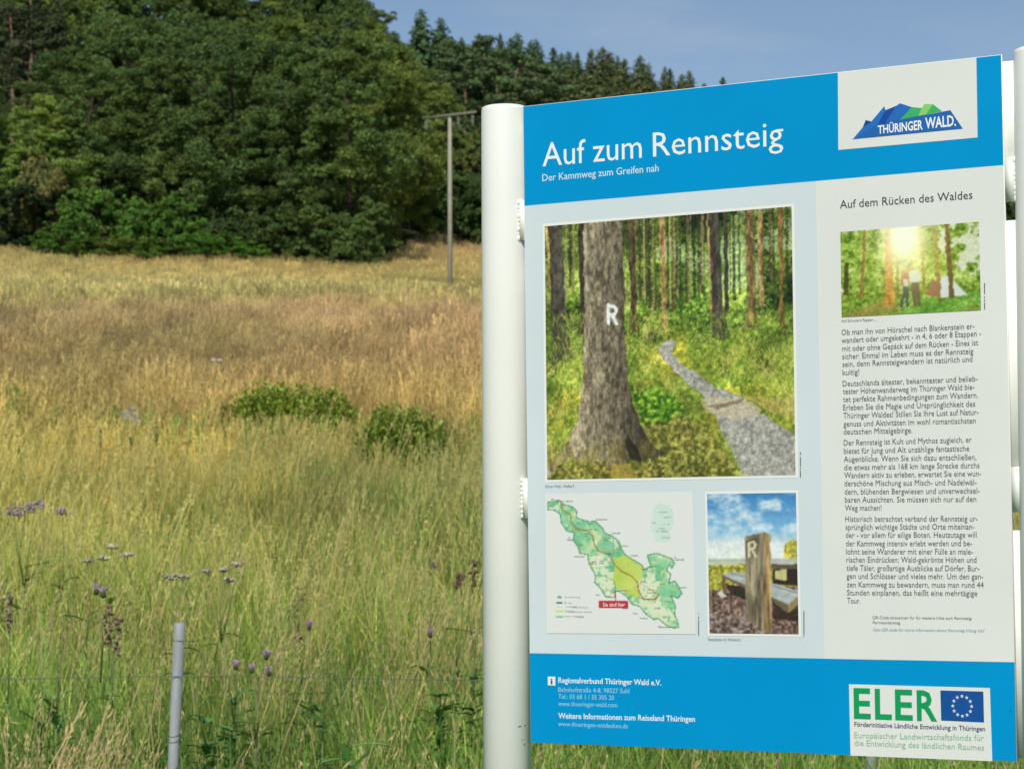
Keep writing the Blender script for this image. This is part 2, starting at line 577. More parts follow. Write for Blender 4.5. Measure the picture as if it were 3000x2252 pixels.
def tree(name, kind, px, d, h, w, colr, label, group=None, cat='tree', base_h=None, sink=0.0):
    """h, w: scale of height and width against the kind's own"""
    p = at(px, d)
    o = empty(name, (p[0], p[1], p[2] - sink), trng.uniform(0, 6.28), (w, w, h))
    if name == 'spruce_tree': o.rotation_euler = (trng.normal() * .02, trng.normal() * .02, o.rotation_euler[2])
    tag(o, label, cat, group)
    c = link('crown', kind[0], o)
    c.color = (*colr, 1)
    if kind[1] is not None: link('trunk', kind[1], o)
    return o


DK, MD, OL, YG, BG, BR = (.118, .186, .050), (.134, .208, .052), (.175, .238, .048), (.26, .37, .075), (.125, .245, .045), (.21, .22, .075)
CONI, PINE, CONB = (.082, .146, .058), (.112, .170, .064), (.115, .145, .052)
# front row along the meadow's edge, and the wood stepping up the hill behind it
for i, (px, d, h, w, c, kd, lab) in enumerate((
        (1015, 178, 1.02, .92, MD, 0, 'dark oak standing forward at the right corner of the wood'),
        (845, 177, .80, .86, DK, 1, 'dark low-branched oak just behind the corner tree of the meadow'),
        (660, 181, 1.00, 1.0, DK, 2, 'broad dark green tree rising behind the low bramble hedge'),
        (450, 182, .88, .95, DK, 3, 'dark green tree with shadowed hollow behind the bright bushes'),
        (260, 184, .90, .95, MD, 4, 'mid green tree above the bright green bushes'),
        (95, 181, .66, .75, YG, 0, 'fresh yellow green tree at the left edge of the wood'),
        (-60, 180, .60, .8, MD, 1, 'green tree cut by the left border of the view'),
        (1165, 200, .98, .86, OL, 3, 'olive green tall tree beside the conifers on the slope'),
        (1075, 192, 1.06, .85, OL, 2, 'olive green tree whose crown rises behind the corner oak'),
        (905, 196, 1.08, .95, MD, 4, 'tall mid green tree with rounded top behind the corner oak'),
        (740, 198, 1.06, .95, MD, 1, 'tall mid green tree in the second row above the hedge'),
        (560, 200, 1.04, .95, DK, 0, 'dark tree in the second row filling the middle of the wood'),
        (370, 201, 1.05, .98, MD, 2, 'mid green tree in the second row left of the dark middle'),
        (190, 203, .92, .9, DK, 3, 'dark tree in the second row beside the pine trunks'))):
    tree('broadleaf_tree', BROAD[kd], px, d, h, w, np.array(c) * trng.uniform(.9, 1.1), lab, 'broadleaf trees at the edge of the wood')
for px, d, h, kd in ((1120, 222, 1.0, 0), (1000, 224, 1.1, 1), (840, 220, 1.12, 2), (690, 226, 1.1, 3), (520, 222, 1.1, 4), (340, 224, 1.05, 0), (1060, 250, 1.0, 1), (930, 252, 1.1, 2), (770, 248, 1.1, 0), (600, 252, 1.1, 1),
                     (430, 250, 1.05, 3), (240, 228, 1.0, 4), (1190, 236, .92, 2), (1090, 276, 1.25, 3), (990, 280, 1.42, 0), (880, 278, 1.5, 1), (760, 282, 1.5, 2), (640, 278, 1.5, 4), (510, 282, 1.5, 3), (380, 278, 1.5, 0), (250, 270, 1.5, 1), (150, 256, 1.4, 2), (60, 272, 1.5, 4), (-60, 262, 1.5, 3), (40, 240, .9, 0), (-80, 230, 1.0, 1), (1010, 312, 1.35, 2), (900, 308, 1.5, 4), (790, 314, 1.5, 0), (680, 310, 1.55, 3), (570, 314, 1.55, 1), (460, 308, 1.55, 2), (350, 312, 1.55, 4), (230, 300, 1.55, 0), (120, 300, 1.6, 3), (10, 300, 1.6, 1)):
    tree('broadleaf_tree', BROAD[kd], px, d, h, .95 if d < 260 else 1.25, np.array((MD, DK, OL)[kd % 3]) * trng.uniform(.9, 1.12), 'green broadleaf tree high up inside the wood on the slope', 'broadleaf trees inside the wood')
# pale pine stems at the top left
for px, d, h, lab in ((82, 206, 1.12, 'tall pine with pale stem above the yellow green tree'), (112, 208, 1.15, 'slim pine with pale stem, second right of the tall one'), (25, 210, 1.1, 'pine with thin stem at the top left corner of the view'), (60, 222, 1.1, 'dark pine standing behind the pale stems')):
    tree('pine_tree', PIN[int(px) % 3], px, d, h, 1.0, (.06, .08, .034), lab, 'pines at the top left')
# bushes along the foot of the wood
for i, (px, d, h, w, c, lab) in enumerate((
        (255, 172.5, 1.02, 1.02, (.075, .15, .024), 'bright green rounded bush at the foot of the wood'), (395, 173.5, .88, .80, (.075, .15, .024), 'bright green bush beside the rounded one'), (505, 173, .96, .86, (.066, .145, .022), 'bright green bush at the right of the bright group'),
        (105, 175, 1.45, .85, BR, 'dry olive brown bush under the yellow green tree'), (35, 172, 1.0, 1.1, (.022, .045, .014), 'very dark bush at the left edge of the meadow'), (160, 171, .52, .8, (.06, .12, .02), 'low green bush between the dark and the rounded bush'),
        (265, 170, .38, .8, (.085, .14, .024), 'low olive bramble under the rounded bush'), (370, 169.5, .40, .8, (.095, .135, .026), 'low olive bramble under the middle of the bushes'), (470, 169.5, .38, .8, (.075, .135, .022), 'low green bramble in the middle of the hedge'),
        (575, 170.5, .48, .8, (.068, .15, .022), 'low bright bramble below the shadowed hollow'), (660, 171.5, .44, .75, (.072, .16, .022), 'low bright bramble near the right end of the hedge'), (735, 172, .36, .6, (.08, .17, .026), 'lowest bright bramble at the right end of the hedge'),
        (930, 172, .9, .95, MD, 'dark bush tucked under the corner oak'), (1055, 173, .8, .8, MD, 'dark bush at the right foot of the corner oak'), (820, 173, .85, .9, DK, 'dark bush in the shade left of the corner oak'))):
    tree('bush', BUSH[i % 4], px, d, h * 1.12, w, np.array(c) * (1.75 if px < 800 and i != 3 and i != 4 else 1.0), lab, 'bushes along the foot of the wood', 'bush')
# lighter scrub on the slope behind the pole
for i, (px, d, h, w, c, lab) in enumerate((
        (1200, 214, 2.1, 1.2, (.078, .108, .026), 'light green scrub tree left of the utility pole'), (1290, 222, 1.75, 1.2, (.085, .112, .030), 'pale green scrub tree directly behind the utility pole'), (1375, 224, 1.9, 1.25, (.082, .108, .028), 'pale green scrub tree between utility pole and white post'),
        (1245, 240, 2.4, 1.3, (.090, .118, .034), 'grey green scrub tree higher on the slope left of the pole top'), (1340, 243, 2.2, 1.3, (.088, .116, .034), 'grey green scrub tree behind the crossbar of the pole'), (1420, 240, 2.3, 1.3, (.076, .104, .026), 'green scrub tree half hidden by the white post'),
        (1340, 212, 1.35, 1.1, (.055, .10, .024), 'dark green bush behind the small fence posts'), (1410, 208, 1.3, 1.0, (.045, .08, .02), 'dark bush where the far meadow meets the white post'), (1240, 213, 1.2, .9, (.045, .085, .02), 'dark bush at the top of the far meadow'))):
    tree('scrub_tree' if h > 1.4 else 'bush', BUSH[(i + 1) % 4], px, d, h, w, c, lab, 'scrub on the slope behind the pole', 'tree' if h > 1.4 else 'bush').children[0].color = (*(np.array(c) * 1.75), 1)
for k, px in enumerate((1500, 1590, 1720, 1830, 1990, 2110, 2330, 2480, 2720, 2890, 3150)):
    tree('scrub_tree', BUSH[px % 4] if k % 3 else BROAD[k % 5], px, 213 + 4 * (k % 3), trng.uniform(1.9, 3.0) if k % 3 else trng.uniform(.5, .75), 1.6 if k % 3 else .7, (.10, .17, .05), 'green scrub tree standing far behind the information board', 'scrub behind the information board')
# pines and spruces on the slope and skyline
for px, py, d, kd, lab in ((1362, 150, 284, 0, 'pine with straight bare stem above the pole'), (1282, 175, 280, 1, 'pine with twin-looking bare stem left of the straight one'), (1300, 190, 290, 2, 'smaller pine between the two bare stems'),
                           (1415, 175, 288, 1, 'bushy pine right of the bare stems'), (1460, 150, 292, 2, 'grey green pine above the cap of the white post'), (1500, 170, 286, 0, 'pine just right of the white post cap'),
                           (1565, 190, 290, 1, 'low pine over the left end of the blue header'), (1640, 205, 292, 2, 'low pine over the first third of the blue header'), (1330, 125, 300, 2, 'pine in the second rank above the bare stems'), (1420, 118, 304, 0, 'pine in the second rank above the post cap')):
    p = at(px, d)
    hh = height_to(px, py, d)[0]
    tree('pine_tree', PIN[kd], px, d, hh / 17.7, 1.15, np.array(PINE) * trng.uniform(.9, 1.15), lab, 'pines on the slope')
sky_sp = ((1236, 22, 300), (1286, 50, 305), (1330, 108, 320), (1362, 105, 322), (1412, 92, 318), (1440, 112, 326), (1470, 90, 320), (1500, 108, 330), (1530, 88, 322), (1560, 115, 326), (1578, 112, 330), (1618, 138, 324), (1640, 148, 330), (1672, 146, 322),
          (1700, 150, 330), (1738, 138, 322), (1760, 128, 324), (1786, 146, 328), (1822, 158, 322), (1853, 165, 328), (1882, 156, 322), (1920, 184, 326), (1950, 190, 330), (1980, 196, 324), (2000, 210, 330), (2030, 206, 322), (2078, 238, 330), (2118, 222, 324))
ORD = 'first second third fourth fifth sixth seventh eighth ninth tenth eleventh twelfth thirteenth fourteenth fifteenth sixteenth seventeenth eighteenth nineteenth twentieth twenty-first twenty-second twenty-third twenty-fourth twenty-fifth twenty-sixth'.split()
for k, (px, py, d) in enumerate(sky_sp):
    hh = height_to(px, py, d)[0]
    lab = {0: 'spruce top rising above the olive tree against the sky', 27: 'last lone spruce tip on the ridge above the board'}.get(k) or ('dark conifer on the skyline ridge, %s from its left end' % ORD[k - 1])
    tree('spruce_tree', SPR[(k + 2) % 4], px, d, hh / 22, (1.05 if 14 < k < 19 else .9 if k > 1 else 1.1) * trng.uniform(.75, 1.35), np.array(CONI if k < 14 else CONB) * trng.uniform(.85, 1.15), lab, 'conifers on the ridge')
for k, px in enumerate(range(1500, 2100, 36)):
    d = 304 + 6 * (k % 3)
    py = 165 + .17 * (px - 1500) + 18 * math.sin(k * 2.1)
    hh = height_to(px, py, d)[0]
    tree('spruce_tree', SPR[(k + 1) % 4], px, d, max(hh, 8) / 22, .95, np.array(CONB) * trng.uniform(.85, 1.2), 'dark spruce on the slope below the ridge line', 'spruces below the ridge')
for k in range(20):
    px = 2170 + 54 * k + trng.uniform(-34, 34)
    d = trng.uniform(285, 330)
    py = 262 + .06 * (px - 2170) + trng.uniform(-36, 50)
    hh = height_to(px, py, d)[0]
    tree('spruce_tree', SPR[k % 4], px, d, max(hh, 9) / 22, trng.uniform(.8, 1.35), np.array(CONB) * trng.uniform(.8, 1.3), 'dark spruce on the ridge far behind the information board', 'spruces behind the board')

# ------------------------------------------------------------------ utility pole and far fence posts
M['concrete'] = mat_plain('weathered_pole', (158, 156, 138), .85, spec=.2, var=.12, scale=3, bump=.2)
M['insulator'] = mat_plain('insulator_glass', (120, 124, 122), .35, var=.05)
M['steel'] = mat_plain('crossbar_steel', (124, 128, 108), .7, var=.15, scale=4)
DP = 132.0
pb = at(1319, DP)
hh, ptop = height_to(1320, 338, DP)
pole = tag(empty('utility_pole', tuple(pb)), 'slim grey utility pole with slanted crossbar standing in the upper meadow', 'utility pole')
MB().tube([[0, 0, -.8], [0, 0, hh * .5], [0, 0, hh]], [.135, .115, .09], 14).build('pole_shaft', M['concrete'], pole, smooth=True)
ca = np.array([math.cos(.62), -math.sin(.62), 0.0])
cb = np.array([math.sin(.62), math.cos(.62), 0.0])
MB().box(np.array([0, 0, hh - .06]) - ca * 1.72 - cb * .14, ca * 3.5, cb * .12, [0, 0, .10]).build('crossbar', M['steel'], pole)
for s in (-1.50, .62, 1.55):
    c = ca * s - cb * .08 + np.array([0, 0, hh - .06])
    mb = MB().tube([c, c + [0, 0, -.16]], .022, 6)
    for k in range(3):
        mb.tube([c + [0, 0, -.14 - k * .13], c + [0, 0, -.21 - k * .13], c + [0, 0, -.26 - k * .13]], [.04, .095, .05], 9)
    mb.tube([c + [0, 0, -.5], c + [0, 0, -.62]], [.03, .045], 6)
    mb.build('insulator', M['insulator'], pole, smooth=True)
M['post_wood'] = mat_bark('post_wood', (150, 138, 112))
for px, lab in ((1280, 'small wooden fence post on the far meadow, left of the pair'), (1302, 'small wooden fence post on the far meadow, beside the utility pole')):
    p = at(px, 203)
    o = tag(empty('fence_post', tuple(p)), lab, 'post', 'fence posts on the far meadow')
    MB().tube([[0, 0, -.4], [.02, 0, 1.2], [.02, 0, 1.32]], [.075, .07, .05], 8).build('post_shaft', M['post_wood'], o)

# ------------------------------------------------------------------ meadow grass (uncountable): tufts scattered over the ground
def tuft(seed, n, rad, h0, h1, wid, bend, stems=0, sh0=.7, sh1=1.0, sw=.003, head=1.0, wind=.055, straw=.0):
    r = np.random.default_rng(seed)
    VV, FF, TT, k = [], [], [], 0

    def strip(base, h, az, bd, w0, segs, tintv, taper=True):
        nonlocal k
        t = np.linspace(0, 1, segs + 1)
        d = np.array([math.cos(az), math.sin(az), 0])
        C = base + np.outer(t * h * (1 - .25 * bd * t), [0, 0, 1]) + np.outer(bd * h * t ** 2, d) + np.outer(wind * h * t ** 1.5, [1, .2, 0])
        th = r.uniform(0, math.pi)
        sd = np.array([math.cos(th), math.sin(th), 0])
        w = w0 * ((1 - t ** 2.2) * .92 + .08 if taper else np.ones_like(t))
        V = np.stack([C - sd * w[:, None] / 2, C + sd * w[:, None] / 2], 1).reshape(-1, 3)
        F = [[2 * i, 2 * i + 1, 2 * i + 3, 2 * i + 2] for i in range(segs)]
        VV.append(V); FF.append(np.array(F) + k); TT.append(np.tile(tintv, (len(V), 1))); k += len(V)
        return C
    for _ in range(n):
        a, rr_ = r.uniform(0, 6.283), rad * r.random() ** .5
        v = r.uniform(.6, 1.35)
        hue = r.uniform(-.15, .15)
        strip(np.array([math.cos(a) * rr_, math.sin(a) * rr_, -.03]), r.uniform(h0, h1), r.uniform(0, 6.283), bend * r.uniform(.2, 1.6), wid * r.uniform(.6, 1.3), 4, np.array([v * (1 + hue), v, v * (1 - hue)]) * (np.array([2.0, 1.5, 1.7]) if r.random() < straw else 1.0))
    for _ in range(stems):
        a, rr_ = r.uniform(0, 6.283), rad * r.random() ** .5
        v = r.uniform(.8, 1.25)
        h = r.uniform(sh0, sh1)
        tv = np.array([v * 1.25, v * 1.12, v * 1.05])
        C = strip(np.array([math.cos(a) * rr_, math.sin(a) * rr_, -.03]), h, r.uniform(0, 6.283), r.uniform(.02, .22), sw, 5, tv, False)
        dv = (C[-1] - C[-2]) / np.linalg.norm(C[-1] - C[-2])
        m = 12
        f = r.uniform(0, 1, m)
        P = C[-1] + np.outer((-.17 + .2 * f) * h, dv) + r.normal(size=(m, 3)) * np.array([1, 1, .5]) * ((1 - f) * .013 + .003)[:, None] * math.sqrt(head)
        for p in P:
            L, w = .0105 * head * r.uniform(.7, 1.4), .0021 * head * r.uniform(.7, 1.3)
            ax = dv + r.normal(size=3) * .3
            ax /= np.linalg.norm(ax)
            s2 = np.cross(ax, r.normal(size=3)); s2 /= np.linalg.norm(s2)
            VV.append(np.array([p - ax * L, p - s2 * w, p + ax * L, p + s2 * w])); FF.append(np.array([[0, 1, 2, 3]]) + k); k += 4
            TT.append(np.tile(tv * r.uniform(.8, 1.2), (4, 1)))
    return np_mesh('tuft', np.concatenate(VV), np.concatenate(FF), M['grass'], False, {'tint': np.concatenate(TT)})


protos = bpy.data.collections.new('tuft_kinds')
KIND = []
for i in range(4): KIND.append(tuft(600 + i, 24, .11, .25, .80, .0088, .36, straw=.16))                               # 0-3 leafy
for i in range(4): KIND.append(tuft(610 + i, 10, .12, .2, .6, .0065, .4, 7, .60, 1.05, .0036, 1.35, straw=.3))          # 4-7 dry stems with panicles
for i in range(3): KIND.append(tuft(620 + i, 16, .17, .25, .62, .013, .3, 11, .5, .95, .0085, 2.1, .07, straw=.25))     # 8-10 mid distance
for i in range(3): KIND.append(tuft(630 + i, 28, .42, .25, .58, .024, .28, 16, .42, .82, .016, 3.0, .06, straw=.2))     # 11-13 far
for i in range(2): KIND.append(tuft(640 + i, 26, .16, .16, .50, .030, .8))                                              # 14-15 broad herb leaves
for i, me in enumerate(KIND):
    protos.objects.link(bpy.data.objects.new('tuft_%02d' % i, me))
gr_ = np.random.default_rng(901)


def scatter(d0, d1, dens, kinds, probs, smin, smax, spread=.27, extra=2.2):
    area = spread * (d1 ** 2 - d0 ** 2) + 2 * extra * (d1 - d0)
    n = int(area * dens)
    y = np.sqrt(gr_.uniform(d0 ** 2, d1 ** 2, n))
    x = gr_.uniform(-1, 1, n) * (spread * y + extra)
    ok = y < edge_y(x) + 1.0
    x, y = x[ok], y[ok]
    n = len(x)
    return x, y, gr_.choice(kinds, n, p=probs), gr_.uniform(smin, smax, n)


PX, PY, PK, PS = [], [], [], []
K8 = [0, 1, 2, 3, 4, 5, 6, 7, 14, 15]
for sset in (scatter(5.8, 12.5, 70, K8, [.19] * 4 + [.010] * 4 + [.10] * 2, .72, 1.2),
             scatter(12.5, 26, 50, K8, [.19] * 4 + [.05] * 4 + [.02] * 2, .72, 1.2),
             scatter(26, 62, 24, [8, 9, 10], [.34, .33, .33], .75, 1.2),
             scatter(62, 212, 4.6, [11, 12, 13], [.34, .33, .33], .7, 1.2)):
    for L, v in zip((PX, PY, PK, PS), sset): L.append(v)
# a stand of tall dry stalks by the short galvanised post
m = 36
PX.append(gr_.normal(-1.72, .13, m)); PY.append(gr_.uniform(9.0, 10.4, m)); PK.append(gr_.choice([4, 5, 6, 7], m)); PS.append(gr_.uniform(.9, 1.12, m))
x, y, kd, s = [np.concatenate(L) for L in (PX, PY, PK, PS)]
c = meadow_colour(x, y)
v = gr_.uniform(.65, 1.35, len(x))[:, None] * (.70 + .6 * vn2(x * 1.3, y * .9, 41))[:, None]
c = c * v
dry = np.isin(kd, (4, 5, 6, 7))[:, None]
far_ = np.clip((y - 9) / 14, 0, 1)[:, None]
c = np.where(dry, (np.array([.50, .45, .22]) * (1 - .45 * far_) + c * .6 * far_) * (.7 + .3 * v), c)
green = (gr_.random(len(x)) < .13)[:, None] & (y[:, None] < 30) & ~dry
c = np.where(green, np.array([.18, .37, .07]) * v, c)
herb = np.isin(kd, (14, 15))[:, None]
c = np.where(herb, np.array([.115, .27, .055]) * v, c)
s = s * (.76 + .46 * vn2(x * .7, y * .6, 57))
for bx, by, br in ((-2.58, 30.0, .85), (-1.12, 26.5, .6)):                     # the grass stays lower just in front of the leafy patches
    s = np.where((np.abs(x - bx) < br) & (y > by - 3.2) & (y < by + .4), s * .74, s)
keep = np.ones(len(x), bool)
for bx, by, br in ((-2.58, 30.0, .50), (-1.12, 26.5, .30)):                    # no grass where the bramble patches grow
    keep &= (np.hypot((x - bx), (y - by) * .8) > br) | (gr_.random(len(x)) < .4)
x, y, kd, s, c = x[keep], y[keep], kd[keep], s[keep], c[keep]
me = bpy.data.meshes.new('meadow_grass')
me.materials.append(M['grass'])
me.vertices.add(len(x))
me.vertices.foreach_set('co', np.stack([x, y, gz(x, y)], -1).astype(np.float32).ravel())
for nm, ty, arr, key in (('itint', 'FLOAT_COLOR', np.concatenate([c, np.ones((len(x), 1))], 1), 'color'), ('irot', 'FLOAT_VECTOR', np.stack([gr_.normal(size=len(x)) * .07, gr_.normal(size=len(x)) * .07, gr_.uniform(-.9, .9, len(x))], -1), 'vector'),
                         ('iscale', 'FLOAT', s, 'value')):
    me.attributes.new(nm, ty, 'POINT').data.foreach_set(key, arr.astype(np.float32).ravel())
me.attributes.new('ikind', 'INT', 'POINT').data.foreach_set('value', kd.astype(np.int32))
grass = link('meadow_grass', me)
tag(grass, 'tall ripe meadow grass covering the slope from the fence to the wood', 'grass', kind='stuff')
ng = bpy.data.node_groups.new('scatter_tufts', 'GeometryNodeTree')
ng.interface.new_socket('Geometry', in_out='INPUT', socket_type='NodeSocketGeometry')
ng.interface.new_socket('Geometry', in_out='OUTPUT', socket_type='NodeSocketGeometry')
N_ = ng.nodes.new
gi, go = N_('NodeGroupInput'), N_('NodeGroupOutput')
m2p, iop, ci, e2r = N_('GeometryNodeMeshToPoints'), N_('GeometryNodeInstanceOnPoints'), N_('GeometryNodeCollectionInfo'), N_('FunctionNodeEulerToRotation')
ci.inputs['Collection'].default_value = protos
ci.inputs['Separate Children'].default_value = True
ci.inputs['Reset Children'].default_value = True


def attr(nm, ty):
    a = N_('GeometryNodeInputNamedAttribute')
    a.data_type = ty
    a.inputs['Name'].default_value = nm
    return a.outputs['Attribute']


L_ = ng.links.new
L_(gi.outputs[0], m2p.inputs['Mesh']); L_(m2p.outputs[0], iop.inputs['Points']); L_(ci.outputs[0], iop.inputs['Instance'])
iop.inputs['Pick Instance'].default_value = True
L_(attr('ikind', 'INT'), iop.inputs['Instance Index'])
L_(attr('irot', 'FLOAT_VECTOR'), e2r.inputs[0]); L_(e2r.outputs[0], iop.inputs['Rotation'])
L_(attr('iscale', 'FLOAT'), iop.inputs['Scale'])
L_(iop.outputs[0], go.inputs[0])
md = grass.modifiers.new('scatter', 'NODES')
md.node_group = ng

# ------------------------------------------------------------------ the information board
PW, PH = 1.0, 1.265
P_TL = np.array([0.02375395, 5.05096218, 2.32789507])
P_U = np.array([0.86010223, -0.51006549, 0.0075733])
P_V = np.array([-0.00839258, 0.00069512, 0.99996454])       # up
P_N = np.cross(P_U, P_V)
P_N /= np.linalg.norm(P_N)
if P_N[1] > 0: P_N = -P_N                                   # faces the camera


def pan(a, b, h=0.0):
    """panel coordinates (metres right of, below the top left corner; proud by h) to world"""
    return P_TL + P_U * a - P_V * b + P_N * h


def pp(px, py):
    """pixel of the photograph to panel coordinates"""
    r = ray(px, py)
    t = np.dot(P_TL - EYE, P_N) / np.dot(r, P_N)
    w = EYE + r * t - P_TL
    return np.array([np.dot(w, P_U), -np.dot(w, P_V)])


def zr(x0, y0, s):
    return lambda x, y: pp(x0 + s * x, y0 + s * y)


z1 = zr(1380, 120, 1620 / 2212); z2 = zr(1380, 600, 1040 / 2055); z3 = zr(1560, 1400, 860 / 2212)
z4 = zr(2400, 540, 600 / 1245); z5 = zr(2400, 1240, 600 / 1465); z6 = zr(1380, 1860, 820 / 2212)
z7 = zr(2300, 1900, 700 / 2212); z8 = zr(2380, 180, 620 / 2212)

base_mid = pan(PW / 2, PH, -.02)
board = empty('information_board', (base_mid[0], base_mid[1], float(gz(base_mid[0], base_mid[1]))))
tag(board, 'large hiking trail information board with blue header and footer between two white posts', 'sign')
M['white_paint'] = mat_plain('white_paint', (240, 240, 232), 0.35, spec=0.4, var=0.03, scale=5, stretch=(6, 6, .5))
M['weld'] = mat_plain('weld_paint', (243, 243, 234), 0.3, var=0.02, scale=60)
M['black'] = mat_plain('print_black', (62, 64, 66), 0.5, spec=0.2, var=0.02)


def speck_mat(name, c, rough=0.4, spec=0.25):
    """printed laminate with a little grime: fine specks and very faint streaks"""
    m, n, l, b = new_mat(name)
    c = lin(c)
    t = n.new('ShaderNodeTexCoord')
    v = n.new('ShaderNodeTexVoronoi'); v.inputs['Scale'].default_value = 9.0; v.inputs['Randomness'].default_value = 1.0
    r = n.new('ShaderNodeValToRGB')
    r.color_ramp.elements[0].position, r.color_ramp.elements[1].position = 0.012, 0.03
    r.color_ramp.elements[0].color, r.color_ramp.elements[1].color = (.62, .62, .6, 1), (1, 1, 1, 1)
    z = n.new('ShaderNodeTexNoise'); z.inputs['Scale'].default_value = 5; z.inputs['Detail'].default_value = 6
    r2 = n.new('ShaderNodeValToRGB')
    r2.color_ramp.elements[0].position, r2.color_ramp.elements[1].position = .3, .7
    r2.color_ramp.elements[0].color, r2.color_ramp.elements[1].color = (*(c * .965), 1), (*np.clip(c * 1.02, 0, 1), 1)
    mu = n.new('ShaderNodeMixRGB'); mu.blend_type = 'MULTIPLY'; mu.inputs[0].default_value = 1
    l.new(t.outputs['Object'], v.inputs['Vector']); l.new(t.outputs['Object'], z.inputs['Vector'])
    l.new(v.outputs['Distance'], r.inputs['Fac']); l.new(z.outputs['Fac'], r2.inputs['Fac'])
    l.new(r.outputs[0], mu.inputs[1]); l.new(r2.outputs[0], mu.inputs[2]); l.new(mu.outputs[0], b.inputs['Base Color'])
    b.inputs['Roughness'].default_value = rough
    b.inputs['Specular IOR Level'].default_value = spec
    return m


M['white_paint'] = speck_mat('white_paint', (240, 240, 233), .35)
M['paper'] = speck_mat('board_white', (226, 227, 223))
M['pale'] = speck_mat('board_pale_blue', (211, 221, 225))
M['blue'] = speck_mat('board_blue', (0, 147, 209), .55, .08)
PM = {}


def ink(c):
    if c not in PM:
        PM[c] = mat_plain('ink', c, 0.45, spec=0.2, var=0.01)
    return PM[c]


def sheet(name, pts, h, mat, parent, t=0.0):
    """flat polygon in panel coordinates, thin sheet"""
    V = np.array([pan(a, b, h) for a, b in pts])
    off = np.array(board.location)
    me = bpy.data.meshes.new(name)
    me.from_pydata([tuple(v - off) for v in V], [], [tuple(range(len(V)))])
    me.materials.append(mat)
    me.update()
    if np.dot(np.array(me.polygons[0].normal), P_N) < 0: me.flip_normals()
    return link(name, me, parent)


# the panel: a 6 mm sheet, white edges
mb = MB().box(pan(0, PH, -.006), P_U * PW, P_V * PH, P_N * .0060)
panel = mb.build('panel', M['white_paint'], board, world=True)
for a0, w0 in ((.004, .045), (PW - .040, .085)):            # mounting plates welded to the posts, the panel sits on them
    for b0, b1 in ((.012, pp(2950, 588)[1]), (pp(2950, 645)[1], pp(2960, 1498)[1]), (pp(2960, 1553)[1], PH - .006)):
        MB().box(pan(a0, b1, -.016), P_U * w0, P_V * (b1 - b0), P_N * .0095).build('mounting_plate', M['white_paint'], board, world=True)
hb_l, hb_r = z1(212, 660)[1], z1(2123, 498)[1]
hb = (hb_l + hb_r) / 2
fb = (z6(458, 140)[1] + z7(2115, 122)[1]) / 2
colx = (z1(1380, 575)[0] + z7(365, 85)[0]) / 2
e = .0008
left_ground = sheet('pale_blue_field', [(e, hb), (colx, hb), (colx, fb), (e, fb)], .0004, M['pale'], board)
column = sheet('text_column', [(colx, hb), (PW - e, hb), (PW - e, fb), (colx, fb)], .0004, M['paper'], board)
header = sheet('header_band', [(e, e), (PW - e, e), (PW - e, hb), (e, hb)], .0004, M['blue'], board)
footer = sheet('footer_band', [(e, fb), (PW - e, fb), (PW - e, PH - e), (e, PH - e)], .0004, M['blue'], board)

# cap height and x-height of the lettering
_fc = bpy.data.curves.new('probe', 'FONT'); _fc.body = 'H'
_fo = bpy.data.objects.new('probe', _fc); col.objects.link(_fo)
bpy.context.view_layer.update()
CAPH = _fo.dimensions[1]


def glyphs(s, bold=0.0, shear=0.0, res=2):
    _fc.body, _fc.offset, _fc.shear, _fc.resolution_u = s, bold, shear, res
    dg = bpy.context.evaluated_depsgraph_get()
    dg.update()
    me = _fo.evaluated_get(dg).to_mesh()
    V = np.array([v.co[:] for v in me.vertices])
    F = [tuple(p.vertices) for p in me.polygons]
    _fo.evaluated_get(dg).to_mesh_clear()
    return V, F


def lettering(name, lines, c, parent, h=.0010, mat=None):
    """lines: (text, left end of the baseline, right end, cap height in photograph pixels, bold, shear[, grow])"""
    VV, FF, n0 = [], [], 0
    off = np.array(board.location)
    for ln in lines:
        s, L, R, cap, bold, shear = ln[:6]
        grow = ln[6] if len(ln) > 6 else 1.0
        V, F = glyphs(s, bold, shear)
        x0, x1 = V[:, 0].min(), V[:, 0].max()
        d = R - L
        wid = np.linalg.norm(d)
        d = d / wid
        up = np.array([d[1], -d[0]])
        ch = cap * (5.05 - .51 * L[0] / 1.0) / FPX / CAPH
        t = (V[:, 0] - x0) / (x1 - x0)
        g = 1 + (grow - 1) * t
        ab = L[None] + d[None] * (t * wid)[:, None] + up[None] * (V[:, 1] * ch * g)[:, None]
        VV.append(np.array([pan(a, b, h) for a, b in ab]) - off)
        FF += [tuple(k + n0 for k in f) for f in F]
        n0 += len(V)
    me = bpy.data.meshes.new(name)
    me.from_pydata([tuple(v) for v in np.concatenate(VV)], [], FF)
    me.materials.append(mat or ink(c))
    me.update()
    return link(name, me, parent)


WHITE = (238, 240, 240)
lettering('title_lettering', [('Auf zum', z1(287, 503), z1(684, 468), 69, 0, 0)], WHITE, header)
lettering('title_lettering', [('Rennsteig', z1(729, 464), z1(1250, 417), 71, 0, 0)], WHITE, header)
lettering('subtitle_lettering', [('Der Kammweg zum Greifen nah', z1(286, 562), z1(752, 522), 20.5, .008, 0)], (205, 228, 240), header)

